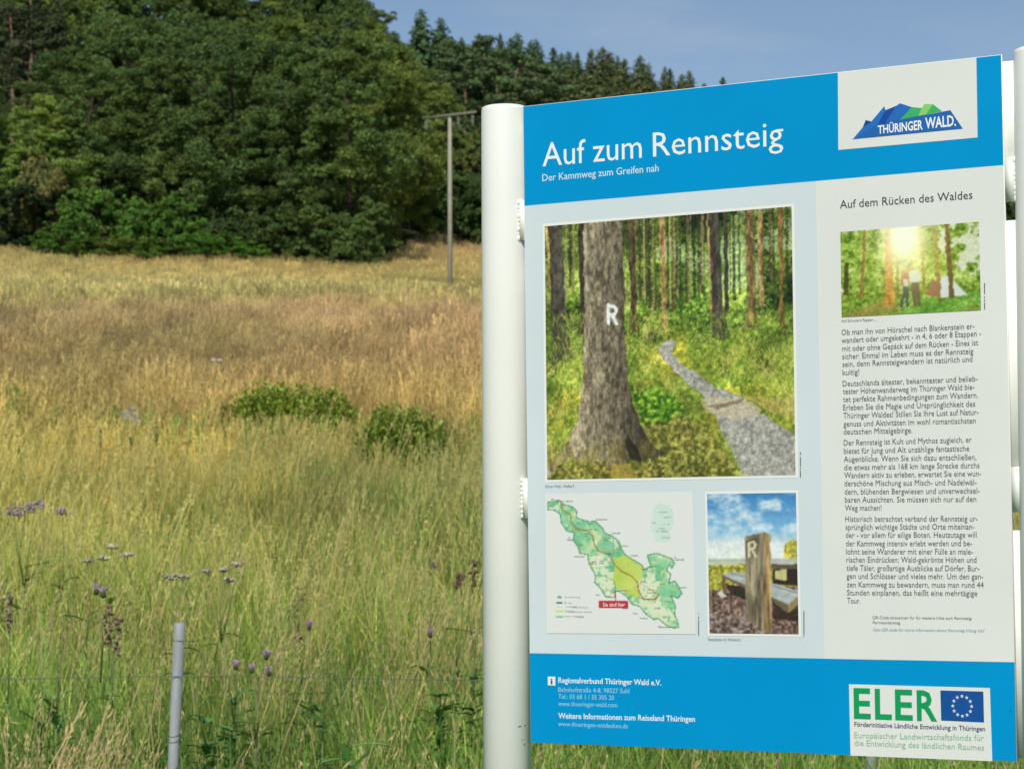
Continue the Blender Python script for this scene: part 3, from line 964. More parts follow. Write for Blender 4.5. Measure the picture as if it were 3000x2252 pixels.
# ---- the logo plate
plate = sheet('logo_plate', [z1(1468, 125) * (1, 0) + (0, e), z1(2022, 66) * (1, 0) + (0, e), z1(2027, 387), z1(1470, 437)], .0009, M['paper'], board)
for nm, pts, c in (('mountain_facet', [(425, 815), (690, 655), (920, 612), (1445, 512), (1575, 705)], (38, 103, 176)),
                   ('mountain_facet', [(425, 815), (530, 690), (618, 632), (755, 470), (768, 515), (690, 655)], (42, 112, 190)),
                   ('mountain_facet', [(530, 690), (560, 615), (625, 632)], (28, 70, 140)),
                   ('mountain_facet', [(768, 512), (880, 466), (760, 652), (688, 656)], (26, 76, 158)),
                   ('mountain_facet', [(880, 466), (920, 440), (1042, 480), (920, 612), (760, 648)], (42, 108, 186)),
                   ('mountain_facet', [(1042, 480), (1147, 490), (1110, 572), (920, 612)], (62, 176, 108)),
                   ('mountain_facet', [(1147, 490), (1175, 447), (1262, 449), (1190, 556), (1108, 574)], (140, 205, 110)),
                   ('mountain_facet', [(1262, 449), (1358, 522), (1190, 556)], (66, 180, 100))):
    sheet(nm, [z8(x, y) for x, y in pts], .0014, ink(c), plate)
lettering('logo_lettering', [('THÜRINGER', z8(690, 758), z8(1158, 712), 23, .022, 0, 1.18), ('WALD.', z8(1185, 705), z8(1505, 674), 31, .022, 0, 1.0)], (242, 244, 246), plate, .0019)

# ---- text column
lettering('column_heading', [('Auf dem Rücken des Waldes', z4(127, 148), z4(933, 88), 24, .0, 0)], (62, 64, 68), column)
T4 = [('Ob man ihn von Hörschel nach Blankenstein er-', 137, 917, 945, 878), ('wandert oder umgekehrt - in 4, 6 oder 8 Etappen -', 138, 965, 985, 922),
      ('mit oder ohne Gepäck auf dem Rücken - Eines ist', 140, 1015, 968, 978), ('sicher: Einmal im Leben muss es der Rennsteig', 141, 1063, 938, 1030),
      ('sein, denn Rennsteigwandern ist natürlich und', 143, 1110, 933, 1078), ('kultig!', 143, 1160, 245, 1155), None,
      ('Deutschlands ältester, bekanntester und belieb-', 144, 1228, 965, 1197), ('tester Höhenwanderweg im Thüringer Wald bie-', 146, 1275, 945, 1247),
      ('tet perfekte Rahmenbedingungen zum Wandern.', 147, 1323, 967, 1297), ('Erleben Sie die Magie und Ursprünglichkeit des', 147, 1373, 950, 1350),
      ('Thüringer Waldes! Stillen Sie Ihre Lust auf Natur-', 148, 1422, 970, 1400), ('genuss und Aktivitäten im wohl romantischsten', 149, 1472, 953, 1452),
      ('deutschen Mittelgebirge.', 150, 1520, 567, 1510)]
T5 = [('Der Rennsteig ist Kult und Mythos zugleich, er', 177, 158, 1092, 135), ('bietet für Jung und Alt unzählige fantastische', 178, 217, 1075, 198),
      ('Augenblicke. Wenn Sie sich dazu entschließen,', 178, 275, 1125, 260), ('die etwas mehr als 168 km lange Strecke durchs', 180, 334, 1148, 318),
      ('Wandern aktiv zu erleben, erwartet Sie eine wun-', 181, 390, 1160, 377), ('derschöne Mischung aus Misch- und Nadelwäl-', 182, 448, 1128, 440),
      ('dern, blühenden Bergwiesen und unverwechsel-', 183, 508, 1150, 500), ('baren Aussichten. Sie müssen sich nur auf den', 185, 565, 1125, 560),
      ('Weg machen!', 186, 623, 447, 622), None,
      ('Historisch betrachtet verband der Rennsteig ur-', 188, 702, 1135, 700), ('sprünglich wichtige Städte und Orte miteinan-', 190, 760, 1112, 757),
      ('der - vor allem für eilige Boten. Heutzutage will', 191, 817, 1128, 815), ('der Kammweg intensiv erlebt werden und be-', 193, 877, 1095, 876),
      ('lohnt seine Wanderer mit einer Fülle an male-', 194, 935, 1102, 936), ('rischen Eindrücken: Wald-gekrönte Höhen und', 196, 993, 1127, 994),
      ('tiefe Täler, großartige Ausblicke auf Dörfer, Bur-', 197, 1052, 1148, 1056), ('gen und Schlösser und vieles mehr. Um den gan-', 198, 1110, 1175, 1113),
      ('zen Kammweg zu bewandern, muss man rund 44', 200, 1170, 1178, 1174), ('Stunden einplanen, das heißt eine mehrtägige', 201, 1228, 1133, 1233),
      ('Tour.', 202, 1285, 295, 1287)]
for T, zf in ((T4, z4), (T5, z5)):
    para = []
    for ln in T + [None]:
        if ln is None:
            if para: lettering('text_paragraph', para, (92, 93, 94), column)
            para = []
        else:
            para.append((ln[0], zf(ln[1], ln[2]), zf(ln[3], ln[4]), 16.5, 0, 0))
lettering('caption', [('QR-Code einscannen für für weitere Infos zum Rennsteig-', z5(383, 1396), z5(1097, 1402), 8.5, 0, 0), ('Fernwanderweg', z5(385, 1432), z5(580, 1434), 8.5, 0, 0)], (110, 112, 112), column)
lettering('caption', [('Scan QR code for more information about Rennsteig hiking trail', z5(387, 1483), z5(1185, 1491), 8.5, 0, .25)], (110, 165, 190), column)
lettering('caption', [('Auf Schusters Rappen ...', z4(137, 838), z4(350, 829), 8, 0, 0)], (120, 122, 122), column)
lettering('caption', [('Grüner Wald - Weißes R', z3(97, 72), z3(318, 70), 8, 0, 0)], (112, 122, 126), left_ground)
lettering('caption', [('Rastplätze mit Weitsicht', z3(1325, 1224), z3(1570, 1226), 8, 0, 0)], (112, 122, 126), left_ground)

# ---- footer
for s_, y0, x1, y1, cap, bold in (('Regionalverbund Thüringer Wald e.V.', 374, 1505, 395, 15.5, .018), ('Bahnhofstraße 4-8, 98527 Suhl', 445, 1252, 458, 13, 0), ('Tel.: 03 68 1 / 35 305 20', 499, 1133, 510, 13, 0),
                                  ('www.thueringer-wald.com', 556, 1157, 568, 13, 0), ('Weitere Informationen zum Reiseland Thüringen', 655, 1772, 682, 15.5, .018), ('www.thueringen-entdecken.de', 715, 1242, 735, 13, 0)):
    lettering('footer_lettering', [(s_, z6(692, y0), z6(x1, y1), cap, bold, 0)], (226, 240, 247) if bold else (160, 212, 235), footer)
ibox = sheet('info_symbol', [z6(608, 325), z6(668, 326), z6(668, 396), z6(609, 394)], .0009, ink((232, 240, 244)), footer)
lettering('info_lettering', [('i', z6(631, 384), z6(648, 384), 17, .01, 0)], (84, 96, 104), footer, .0014)
# funding plate
eler = sheet('funding_plate', [z7(593, 325), z7(1898, 360), z7(1920, 1037), z7(608, 985)], .0009, M['paper'], board)
for s, x0, x1 in (('E', 640, 797), ('L', 836, 992), ('E', 1023, 1186), ('R', 1224, 1412)):
    lettering('funding_lettering', [(s, z7(x0, 636 + (x0 - 640) * .034), z7(x1, 636 + (x1 - 640) * .034), 84, .022, 0)], (18, 156, 92), eler, .0014)
flag = sheet('flag_emblem', [z7(1440, 382), z7(1838, 393), z7(1845, 678), z7(1448, 660)], .0014, ink((22, 82, 156)), eler)
sc_ = z7(1643, 528)
for k in range(12):
    a = k * math.pi / 6
    c = sc_ + np.array([math.sin(a) * .0178, -math.cos(a) * .0178])
    sheet('star', [c + (.0037 if j % 2 == 0 else .0017) * np.array([math.sin(j * math.pi / 5), -math.cos(j * math.pi / 5)]) for j in range(10)], .0019, ink((214, 226, 232)), eler)
lettering('funding_lettering', [('Förderinitiative Ländliche Entwicklung in Thüringen', z7(645, 716), z7(1855, 760), 13.5, .012, 0)], (52, 66, 112), eler, .0014)
lettering('funding_lettering', [('Europäischer Landwirtschaftsfonds für', z7(645, 823), z7(1845, 850), 17, 0, 0), ('die Entwicklung des ländlichen Raumes', z7(645, 893), z7(1845, 938), 17, 0, 0)], (138, 184, 152), eler, .0014)


# ---- the printed pictures: painted into arrays, printed on the sheet cell by cell
def fnoise(h, w, fx, fy, seed, octs=4):
    y, x = np.mgrid[0:h, 0:w]
    o, amp, tot = np.zeros((h, w)), 1.0, 0.0
    for k in range(octs):
        o += amp * vn2(x / w * fx * 2 ** k + 3.7 * k, y / h * fy * 2 ** k + 9.1 * k, seed + k)
        tot += amp
        amp *= .6
    return o / tot


def ramp(t, stops):
    xs = [s[0] for s in stops]
    cs = np.array([s[1] for s in stops], float)
    return np.stack([np.interp(t, xs, cs[:, k]) for k in range(3)], -1)


WARP, WN = 0.0, {}


def soft(img, n=1):
    for _ in range(n):
        p_ = np.pad(img, ((1, 1), (1, 1), (0, 0)), mode='edge')
        img = (p_[1:-1, 1:-1] * 4 + (p_[:-2, 1:-1] + p_[2:, 1:-1] + p_[1:-1, :-2] + p_[1:-1, 2:]) * 2 + p_[:-2, :-2] + p_[2:, 2:] + p_[:-2, 2:] + p_[2:, :-2]) / 16
    return img


def inpoly(h, w, pts):
    """mask of a polygon with corners in (s, t) of the picture"""
    y, x = np.mgrid[0:h, 0:w]
    x, y = (x + .5) / w, (y + .5) / h
    if WARP > 0:
        if (h, w) not in WN: WN[(h, w)] = (fnoise(h, w, 26, 26, 7, 4) - .5, fnoise(h, w, 26, 26, 19, 4) - .5)
        x, y = x + WARP * WN[(h, w)][0], y + WARP * WN[(h, w)][1]
    m = np.zeros((h, w), bool)
    n = len(pts)
    for i in range(n):
        (x0, y0), (x1, y1) = pts[i], pts[(i + 1) % n]
        if y0 == y1: continue
        m ^= ((y0 > y) != (y1 > y)) & (x < (x1 - x0) * (y - y0) / (y1 - y0) + x0)
    return m


def put(img, m, c, a=1.0):
    c = np.asarray(c, float)
    img[m] = img[m] * (1 - a) + (c if c.ndim == 1 else c[m]) * a


def stroke(img, pts, wid, c, a=1.0, asp=1.0):
    h, w = img.shape[:2]
    y, x = np.mgrid[0:h, 0:w]
    x, y = (x + .5) / w, (y + .5) / h / asp
    for (x0, y0), (x1, y1) in zip(pts[:-1], pts[1:]):
        y0, y1 = y0 / asp, y1 / asp
        L = (x1 - x0) ** 2 + (y1 - y0) ** 2 + 1e-12
        t = np.clip(((x - x0) * (x1 - x0) + (y - y0) * (y1 - y0)) / L, 0, 1)
        put(img, np.hypot(x - x0 - t * (x1 - x0), y - y0 - t * (y1 - y0)) < wid / 2, c, a)


def dabs(img, s, t, L, ang, cols, a):
    """short one-cell strokes: grass blades, needles, twigs"""
    h, w = img.shape[:2]
    for k in range(int(L.max())):
        on = k < L
        xi = (s * w + np.cos(ang) * k).astype(int)
        yi = (t * h + np.sin(ang) * k).astype(int)
        on &= (xi >= 0) & (xi < w) & (yi >= 0) & (yi < h)
        img[yi[on], xi[on]] = img[yi[on], xi[on]] * (1 - a) + cols[on] * a


def picture(name, quad, img, parent, h=.0012, gain=1.0):
    """quad: tl, tr, br, bl in panel coordinates"""
    H, W = img.shape[:2]
    tl, tr, br, bl = quad
    s, t = np.meshgrid(np.linspace(0, 1, W + 1), np.linspace(0, 1, H + 1))
    ab = (tl[None, None] * ((1 - s) * (1 - t))[..., None] + tr * (s * (1 - t))[..., None] + br * (s * t)[..., None] + bl * ((1 - s) * t)[..., None]).reshape(-1, 2)
    V = P_TL + ab[:, :1] * P_U - ab[:, 1:] * P_V + P_N * h - np.array(board.location)
    I = np.arange((H + 1) * (W + 1)).reshape(H + 1, W + 1)
    F = np.stack([I[1:, :-1], I[1:, 1:], I[:-1, 1:], I[:-1, :-1]], -1).reshape(-1, 4)
    pad = np.pad(img, ((0, 1), (0, 1), (0, 0)), mode='edge')
    return link(name, np_mesh(name, V, F, M['print'], False, {'tint': lin(np.clip(pad.reshape(-1, 3), 0, 255)) * gain}), parent)


def border(q, d):
    tl, tr, br, bl = q
    return [tl + (-d, -d), tr + (d, -d), br + (d, d), bl + (-d, d)]


# big picture: forest path past a spruce with a painted R
q_for = [z2(428, 125), z2(1857, 10), z2(1880, 1562), z2(443, 1590)]
frm = sheet('picture_border', border(q_for, .0052), .0008, ink((235, 236, 231)), left_ground)
H_, W_ = 400, 364


def f2(x, y):
    s = (x - 435) / 1432.0
    return s, (y - (125 - 115 * s)) / (1465 + 87 * s)


def P2(L): return [f2(x, y) for x, y in L]


yy, xx = np.mgrid[0:H_, 0:W_]
S_, T_ = (xx + .5) / W_, (yy + .5) / H_
n1, n2, n3 = fnoise(H_, W_, 9, 9, 31, 5), fnoise(H_, W_, 75, 82, 41, 2), fnoise(H_, W_, 4, 5, 51, 3)
img = ramp(np.clip((n1 * .55 + n2 * .45) * 1.9 - .34 + .12 * np.sin(S_ * 5 + 1), 0, 1),
           [(0, (20, 34, 18)), (.25, (44, 66, 28)), (.5, (96, 130, 44)), (.72, (152, 182, 66)), (1, (216, 226, 128))])
WARP = .02
glow = np.exp(-((S_ - .45) / .42) ** 2 - ((T_ - .33) / .2) ** 2)[..., None]
img = img * (.66 + .5 * glow)
nb = fnoise(H_, W_, 6, 7, 55, 4)
img *= (.55 + .9 * np.clip((nb - .25) * 1.6, 0, 1))[..., None]
put(img, (nb > .66) & (T_ < .3) & (S_ > .35), (196, 214, 190), .5)
cold = np.clip(1.2 - np.abs(S_ - .62) * 5, 0, 1)[..., None] * np.clip(1.3 - T_ * 2.2, 0, 1)[..., None]
img = img * (1 - .45 * cold) + img * np.array([.62, .80, .72]) * .45 * cold
img *= np.where(T_ < .16, .72 + T_ * 1.75, 1)[..., None]
gr = ramp(np.clip(n1 * .6 + n2 * .55 - .08 + .25 * (n3 - .5), 0, 1), [(0, (50, 64, 26)), (.32, (98, 120, 42)), (.55, (148, 164, 62)), (.75, (192, 188, 92)), (1, (230, 220, 138))])
och = np.clip((n3 - .47) * 5, 0, 1)[..., None]
gr = gr * (1 - .5 * och) + gr * np.array([1.12, .86, .6]) * .5 * och
gr = gr * (.62 + .75 * np.clip((fnoise(H_, W_, 7, 9, 57, 4) - .2) * 1.5, 0, 1))[..., None]
k = np.clip((T_ - .44 - .16 * (n1 - .5)) * 14, 0, 1)[..., None]
img = img * (1 - k) + gr * k
WARP = .006
for x, w, yb, c, seed in ((590, 12, 470, (46, 56, 30), 1), (1005, 12, 560, (70, 60, 40), 2), (1030, 9, 580, (170, 160, 100), 3), (1062, 10, 600, (60, 58, 36), 4), (1092, 14, 620, (92, 78, 50), 5),
                          (1180, 10, 600, (180, 160, 100), 6), (1200, 12, 610, (100, 84, 56), 7), (1240, 9, 560, (60, 58, 40), 8), (1285, 11, 575, (158, 140, 92), 9), (1320, 12, 540, (44, 50, 34), 10),
                          (1360, 9, 520, (60, 60, 44), 11), (1545, 14, 560, (52, 56, 36), 12), (1575, 10, 520, (70, 66, 44), 13), (1745, 12, 420, (70, 60, 40), 14), (1840, 14, 430, (60, 52, 36), 15)):
    put(img, inpoly(H_, W_, P2([(x - w / 2, -60), (x + w / 2, -60), (x + w / 2 + 2, yb), (x - w / 2 - 2, yb)])), c, .85)
bark = fnoise(H_, W_, 120, 50, 61, 2) * .6 + fnoise(H_, W_, 70, 10, 63, 2) * .4
barkc = ramp(np.clip((bark - .28) * 2.2, 0, 1), [(0, (72, 65, 54)), (.5, (110, 102, 87)), (1, (148, 138, 118))])


def trunk(pts, f=1.0, warm=(1, 1, 1)):
    put(img, inpoly(H_, W_, P2(pts)), np.clip(barkc * f * np.array(warm), 0, 255))


for k_ in range(34):                                              # more thin stems deep in the wood
    x_ = rng.uniform(560, 1860); w_ = rng.uniform(3, 8); yb_ = rng.uniform(430, 600)
    put(img, inpoly(H_, W_, P2([(x_ - w_, -60), (x_ + w_, -60), (x_ + w_, yb_), (x_ - w_, yb_)])), [(48, 46, 32), (92, 80, 54), (160, 146, 98), (38, 42, 28)][k_ % 4], .7)
m_ = 5200                                                        # sunlit sprays of leaves and needles, and dark ones
ss_, tt_ = rng.uniform(0, 1, m_), rng.uniform(0, .52, m_)
nn_ = nb[(tt_ * H_).astype(int), (ss_ * W_).astype(int)] + .12 * glow[(tt_ * H_).astype(int), (ss_ * W_).astype(int), 0]
pal = np.array([(22, 34, 16), (40, 60, 24), (84, 116, 38), (136, 168, 56), (190, 208, 96), (222, 228, 140)], float)
dabs(img, ss_, tt_, rng.uniform(2, 7, m_), rng.uniform(0, 6.283, m_), pal[np.clip((nn_ * 9 - 2.2 + rng.normal(size=m_) * .9).astype(int), 0, 5)], .6)
WARP = .012
trunk([(640, 90), (675, 90), (672, 740), (632, 770), (645, 600)], .55)
trunk([(938, 60), (978, 60), (984, 620), (1000, 745), (938, 742), (950, 600)], .72, (1.1, .98, .8))
trunk([(1118, 50), (1152, 50), (1158, 640), (1170, 735), (1120, 732), (1128, 600)], 1.25, (1.15, 1.0, .74))
trunk([(1385, 20), (1465, 20), (1480, 620), (1512, 770), (1480, 790), (1415, 770), (1410, 600)], .66)
trunk([(1390, 20), (1404, 20), (1420, 600), (1416, 700), (1408, 600)], 1.4, (1.1, 1, .7))
trunk([(1490, 20), (1510, 20), (1514, 640), (1490, 660)], .62)
trunk([(1610, 10), (1652, 10), (1664, 650), (1686, 725), (1604, 715), (1614, 560)], 1.05, (1.12, 1, .72))
trunk([(1682, 10), (1712, 10), (1708, 590), (1678, 600)], 1.2, (1.1, 1, .76))
trunk([(1788, 0), (1822, 0), (1812, 600), (1830, 710), (1786, 705), (1796, 500)], .95, (1.2, 1, .66))
trunk([(448, 90), (540, 90), (562, 640), (582, 800), (606, 890), (560, 915), (520, 905), (470, 950), (474, 700), (462, 400)], .70)
trunk([(440, 90), (458, 90), (470, 500), (462, 520)], 1.5, (1.1, 1, .66))
WARP = .028
# path
path = ramp(np.clip(fnoise(H_, W_, 90, 80, 71, 2) * 1.3 - .15, 0, 1), [(0, (120, 119, 112)), (.5, (160, 158, 149)), (1, (198, 195, 184))])
put(img, inpoly(H_, W_, P2([(1150, 790), (1105, 845), (1135, 905), (1232, 1000), (1345, 1100), (1420, 1220), (1475, 1330), (1520, 1430), (1580, 1610), (1900, 1610), (1900, 1345), (1800, 1275),
                            (1660, 1190), (1600, 1110), (1450, 1062), (1330, 985), (1230, 915), (1180, 850), (1210, 788)])), path)
n5 = fnoise(H_, W_, 11, 12, 59, 3)
x_, y_ = rng.uniform(436, 1876, 9000), rng.uniform(640, 1580, 9000)
okd = ~(((x_ > 1060 + (y_ - 800) * .55) & (x_ < 1270 + (y_ - 800) * .95) & (y_ < 1330) & (y_ > 780)) | ((x_ > 1420 + (y_ - 1230) * .45) & (y_ > 1230)))
ss_, tt_ = np.array([f2(a_, b_) for a_, b_ in zip(x_[okd], y_[okd])]).T
nn_ = n5[np.clip((tt_ * H_).astype(int), 0, H_ - 1), np.clip((ss_ * W_).astype(int), 0, W_ - 1)]
pal = np.array([(64, 84, 30), (96, 122, 40), (140, 164, 58), (186, 196, 88), (214, 204, 118), (150, 128, 64)], float)
dabs(img, ss_, tt_, rng.uniform(4, 13, len(ss_)) * (.5 + tt_), rng.normal(-1.57, .5, len(ss_)), pal[np.clip((nn_ * 7 - 1 + rng.normal(size=len(ss_)) * 1.1).astype(int), 0, 5)], .62)
put(img, inpoly(H_, W_, P2([(1335, 1125), (1590, 1112), (1690, 1190), (1640, 1235), (1480, 1240), (1380, 1210)])), (200, 184, 152), .6)
put(img, inpoly(H_, W_, P2([(1380, 1165), (1600, 1120), (1560, 1160), (1440, 1185)])), (104, 86, 62), .6)
put(img, inpoly(H_, W_, P2([(1600, 1110), (1900, 1120), (1900, 1260), (1760, 1215)])), (196, 166, 108), .45)
WARP = .09
# bright grass right of the trunk, litter below
gk = np.clip((n2 - .35) * 2.4, 0, 1)
put(img, inpoly(H_, W_, P2([(940, 1085), (1090, 1080), (1210, 1130), (1240, 1220), (1120, 1290), (980, 1270)])), ramp(gk, [(0, (44, 86, 24)), (.5, (94, 142, 34)), (1, (168, 196, 70))]), .85)
put(img, inpoly(H_, W_, P2([(980, 1270), (1240, 1240), (1440, 1330), (1560, 1610), (420, 1610), (430, 1500), (800, 1480), (1060, 1440)])), ramp(gk, [(0, (66, 58, 30)), (.5, (122, 108, 54)), (1, (184, 168, 96))]), .55)
main = [(672, 80), (905, 80), (912, 700), (926, 950), (950, 1150), (1000, 1290), (1080, 1400), (1140, 1440), (1060, 1470), (985, 1480), (940, 1420), (930, 1520), (950, 1590), (830, 1590), (790, 1480), (700, 1500),
        (600, 1470), (500, 1520), (440, 1590), (430, 1500), (560, 1380), (620, 1260), (650, 1100), (664, 900), (668, 700)]
WARP = .022
msk = inpoly(H_, W_, P2(main))
u_ = (S_ * 1432 + 435 - 790) / 130.0
shade = np.clip(1.02 - .16 * u_ * u_ * np.sign(u_ + .25) - .1 * u_, .55, 1.25)
put(img, msk, np.clip(barkc * 1.08 * shade[..., None] * np.array([1.0, .99, .95]), 0, 255))
moss = np.clip((T_ - .82) * 7, 0, 1) * np.clip((n1 - .42) * 6, 0, 1)
img = np.where((msk & (moss > .1))[..., None], img * (1 - .6 * moss[..., None]) + np.array([158, 146, 48]) * .6 * moss[..., None], img)
put(img, inpoly(H_, W_, P2([(925, 1330), (985, 1440), (1000, 1490), (940, 1480), (905, 1400)])), (36, 32, 24), .8)
put(img, inpoly(H_, W_, P2([(830, 1500), (930, 1500), (960, 1590), (820, 1590)])), (186, 164, 60), .5)
WARP = 0.0
for pts in ([(816, 582), (816, 690)], [(816, 590), (848, 590), (862, 606), (862, 622), (848, 638), (816, 638)], [(838, 638), (862, 690)]):
    stroke(img, P2(pts), .0145, (222, 224, 222), 1, W_ / H_)
img = soft(img * (.94 + .12 * n2[..., None] + .13 * rng.normal(size=(H_, W_, 1))), 1)
WARP = 0.0
img = np.clip((img - 128) * 1.04 + 134, 0, 255)
picture('forest_picture', q_for, img, left_ground)

# map
q_map = [z3(100, 118), z3(1208, 103), z3(1232, 1175), z3(110, 1168)]
H_, W_ = 190, 196
f3 = lambda x, y: ((x - 105) / 1115.0, (y - (118 - 15 * (x - 105) / 1115.0)) / 1058.0)
P3 = lambda L: [f3(x, y) for x, y in L]
img = np.tile(np.array([226., 228., 224.]), (H_, W_, 1))
put(img, inpoly(H_, W_, P3([(940, 210), (975, 195), (1050, 205), (1075, 245), (1085, 340), (1050, 400), (1055, 470), (1010, 485), (940, 475), (935, 420), (910, 405), (915, 330), (930, 310), (925, 250)])), (206, 224, 214))
ter = [(125, 185), (230, 175), (250, 200), (320, 220), (350, 255), (345, 300), (400, 320), (440, 330), (450, 355), (465, 325), (495, 330), (550, 385), (560, 415), (620, 440), (670, 480), (690, 540), (715, 580), (780, 620), (840, 655), (850, 690),
       (905, 660), (890, 620), (880, 580), (950, 565), (1060, 605), (1080, 640), (1060, 675), (1040, 650), (1020, 690), (1050, 720), (1035, 790), (1080, 770), (1110, 820), (1130, 860), (1100, 900), (1050, 880), (1080, 960), (1070, 1020), (1090, 1060),
       (1100, 1115), (1060, 1120), (1010, 1100), (950, 1050), (920, 1060), (860, 1020), (820, 965), (760, 950), (720, 890), (660, 850), (640, 850), (630, 900), (560, 895), (530, 840), (480, 790), (490, 740), (440, 650), (430, 580), (370, 570), (355, 520),
       (320, 470), (330, 420), (270, 400), (230, 340), (222, 275), (180, 245), (125, 240)]
n1, n2 = fnoise(H_, W_, 14, 14, 81, 4), fnoise(H_, W_, 7, 7, 91, 2)
tm = inpoly(H_, W_, P3(ter))
put(img, tm, ramp(np.clip(n1 * 1.7 - .35, 0, 1), [(0, (116, 188, 140)), (.45, (142, 206, 160)), (.7, (172, 214, 160)), (1, (226, 228, 196))]))
n4 = fnoise(H_, W_, 34, 34, 97, 3)
put(img, tm & (n2 > .56) & (n1 > .40), (230, 231, 206), .8)
put(img, tm & (n4 > .66), (92, 172, 122), .55)
put(img, tm & (n4 < .34), (206, 222, 168), .7)
WARP = .012
put(img, inpoly(H_, W_, P3([(630, 610), (720, 575), (780, 625), (845, 665), (835, 750), (800, 790), (830, 880), (770, 905), (700, 850), (640, 830), (620, 770), (630, 690)])), ramp(np.clip(n1 * 1.6 - .3, 0, 1), [(0, (176, 206, 92)), (1, (214, 222, 116))]))
put(img, inpoly(H_, W_, P3([(510, 480), (630, 490), (640, 580), (560, 570), (500, 530)])) & tm, (112, 194, 152), .7)
WARP = 0.0
A_ = W_ / H_
for k_ in range(26):
    x_, y_ = rng.uniform(200, 1080), rng.uniform(200, 1080)
    L_m = [(x_, y_)]
    for j_ in range(5): L_m.append((L_m[-1][0] + rng.normal() * 26, L_m[-1][1] + rng.normal() * 26))
    tmp = img.copy()
    stroke(tmp, P3(L_m), .0042, (206, 176, 120) if k_ % 3 else (96, 150, 108), .8, A_)
    img[tm] = tmp[tm]
stroke(img, P3(ter + ter[:1]), .0075, (78, 142, 102), .9, A_)
stroke(img, P3([(620, 440), (630, 520), (620, 590)]), .005, (96, 160, 118), .9, A_)
stroke(img, P3([(480, 740), (560, 740), (630, 780), (640, 850)]), .005, (100, 150, 100), .9, A_)
stroke(img, P3([(820, 790), (960, 870), (930, 930), (820, 900)]), .004, (100, 150, 100), .8, A_)
stroke(img, P3([(225, 180), (240, 245), (300, 275), (310, 340), (350, 385), (430, 400), (470, 440), (480, 500), (510, 550), (600, 580), (630, 650), (680, 700), (760, 740), (800, 780), (810, 850), (845, 910), (930, 910), (960, 870)]), .0085, (158, 112, 62), .9, A_)
for x, y, w in ((190, 168, 70), (290, 178, 80), (540, 316, 90), (650, 418, 70), (295, 455, 26), (292, 472, 62), (718, 512, 60), (785, 586, 56), (375, 598, 94), (1090, 596, 24), (1118, 612, 80), (512, 886, 46), (787, 1018, 42), (848, 1055, 56), (1000, 1116, 100), (1145, 820, 66),
                (486, 392, 80), (425, 425, 36), (425, 442, 26), (572, 458, 56), (572, 474, 46), (388, 505, 34), (475, 634, 66), (475, 650, 60), (540, 628, 30), (540, 645, 40), (610, 705, 50), (590, 572, 46), (922, 668, 56), (860, 688, 46), (852, 782, 60), (905, 842, 60), (905, 860, 90), (700, 848, 80), (950, 976, 46),
                (1000, 796, 50), (365, 348, 32), (1032, 925, 50), (1005, 260, 66), (1035, 298, 60), (940, 340, 34), (1028, 348, 46), (1020, 448, 66), (992, 382, 60), (992, 402, 90)):
    dk = (70, 76, 72) if not (900 < x < 1090 and 180 < y < 490) else (120, 140, 130)
    for j in range(int(w / 9)):
        if rng.random() < .88:
            x0 = x - w / 2 + 9 * j
            stroke(img, P3([(x0, y - rng.uniform(0, 2.5)), (x0 + 5.5, y)]), .0052, dk, .72, A_)
for y, c, w in ((978, (196, 204, 188), 3), (1010, (214, 216, 130), 20), (1050, (110, 180, 140), 12)):
    stroke(img, P3([(185, y), (232, y)]), w / 1115., c, 1, A_)
stroke(img, P3([(190, 946), (228, 946)]), .008, (60, 70, 66), 1, A_)
stroke(img, P3([(203, 903), (215, 905)]), .018, (110, 160, 140), 1, A_)
for y, w in ((905, 120), (946, 56), (978, 186), (1012, 214), (1050, 150)):
    for j in range(int(w / 9)):
        if rng.random() < .88: stroke(img, P3([(250 + 9 * j, y), (255.5 + 9 * j, y)]), .0058, (146, 148, 146), .9, A_)
stroke(img, P3([(632, 850), (636, 920)]), .006, (170, 60, 64), 1, A_)
put(img, inpoly(H_, W_, P3([(512, 925), (722, 922), (728, 930), (728, 976), (722, 982), (512, 980), (507, 974), (507, 932)])), (184, 58, 66))
picture('map_picture', q_map, img * .6 + soft(img) * .4, left_ground)
lettering('map_lettering', [('Sie sind hier', z3(534, 966), z3(702, 965), 11, .01, 0)], (240, 226, 226), left_ground, .0018)

# bench picture
q_ben = [z3(1317, 120), z3(1987, 110), z3(2008, 1175), z3(1337, 1168)]
sheet('picture_border', border(q_ben, .0046), .0008, ink((235, 236, 231)), left_ground)
H_, W_ = 190, 122
f4 = lambda x, y: ((x - 1317 - 20 * (y - 115) / 1060.) / 672.0, (y - 116) / 1056.0)
P4 = lambda L: [f4(x, y) for x, y in L]
yy, xx = np.mgrid[0:H_, 0:W_]
S_, T_ = (xx + .5) / W_, (yy + .5) / H_
n1, n2, n3 = fnoise(H_, W_, 4, 12, 101, 4), fnoise(H_, W_, 40, 60, 111, 3), fnoise(H_, W_, 8, 12, 121, 3)
img = ramp(T_ + (n3 - .5) * .05, [(0, (60, 128, 184)), (.12, (90, 154, 206)), (.28, (140, 190, 220)), (.36, (218, 228, 228)), (.47, (232, 234, 224))])
cl = np.clip((n1 - .48) * 4.5, 0, 1)[..., None]
img = img * (1 - .75 * cl) + np.array([232, 238, 240]) * .75 * cl
k = (T_ > .47); put(img, k, (176, 190, 178)); put(img, T_ > .487, (196, 200, 166))
k = (T_ > .515 + .03 * (n3 - .5)) & (T_ < .70)
put(img, k, ramp(np.clip(n2 * 1.5 - .25, 0, 1), [(0, (92, 96, 30)), (.5, (166, 162, 60)), (1, (226, 216, 120))]))
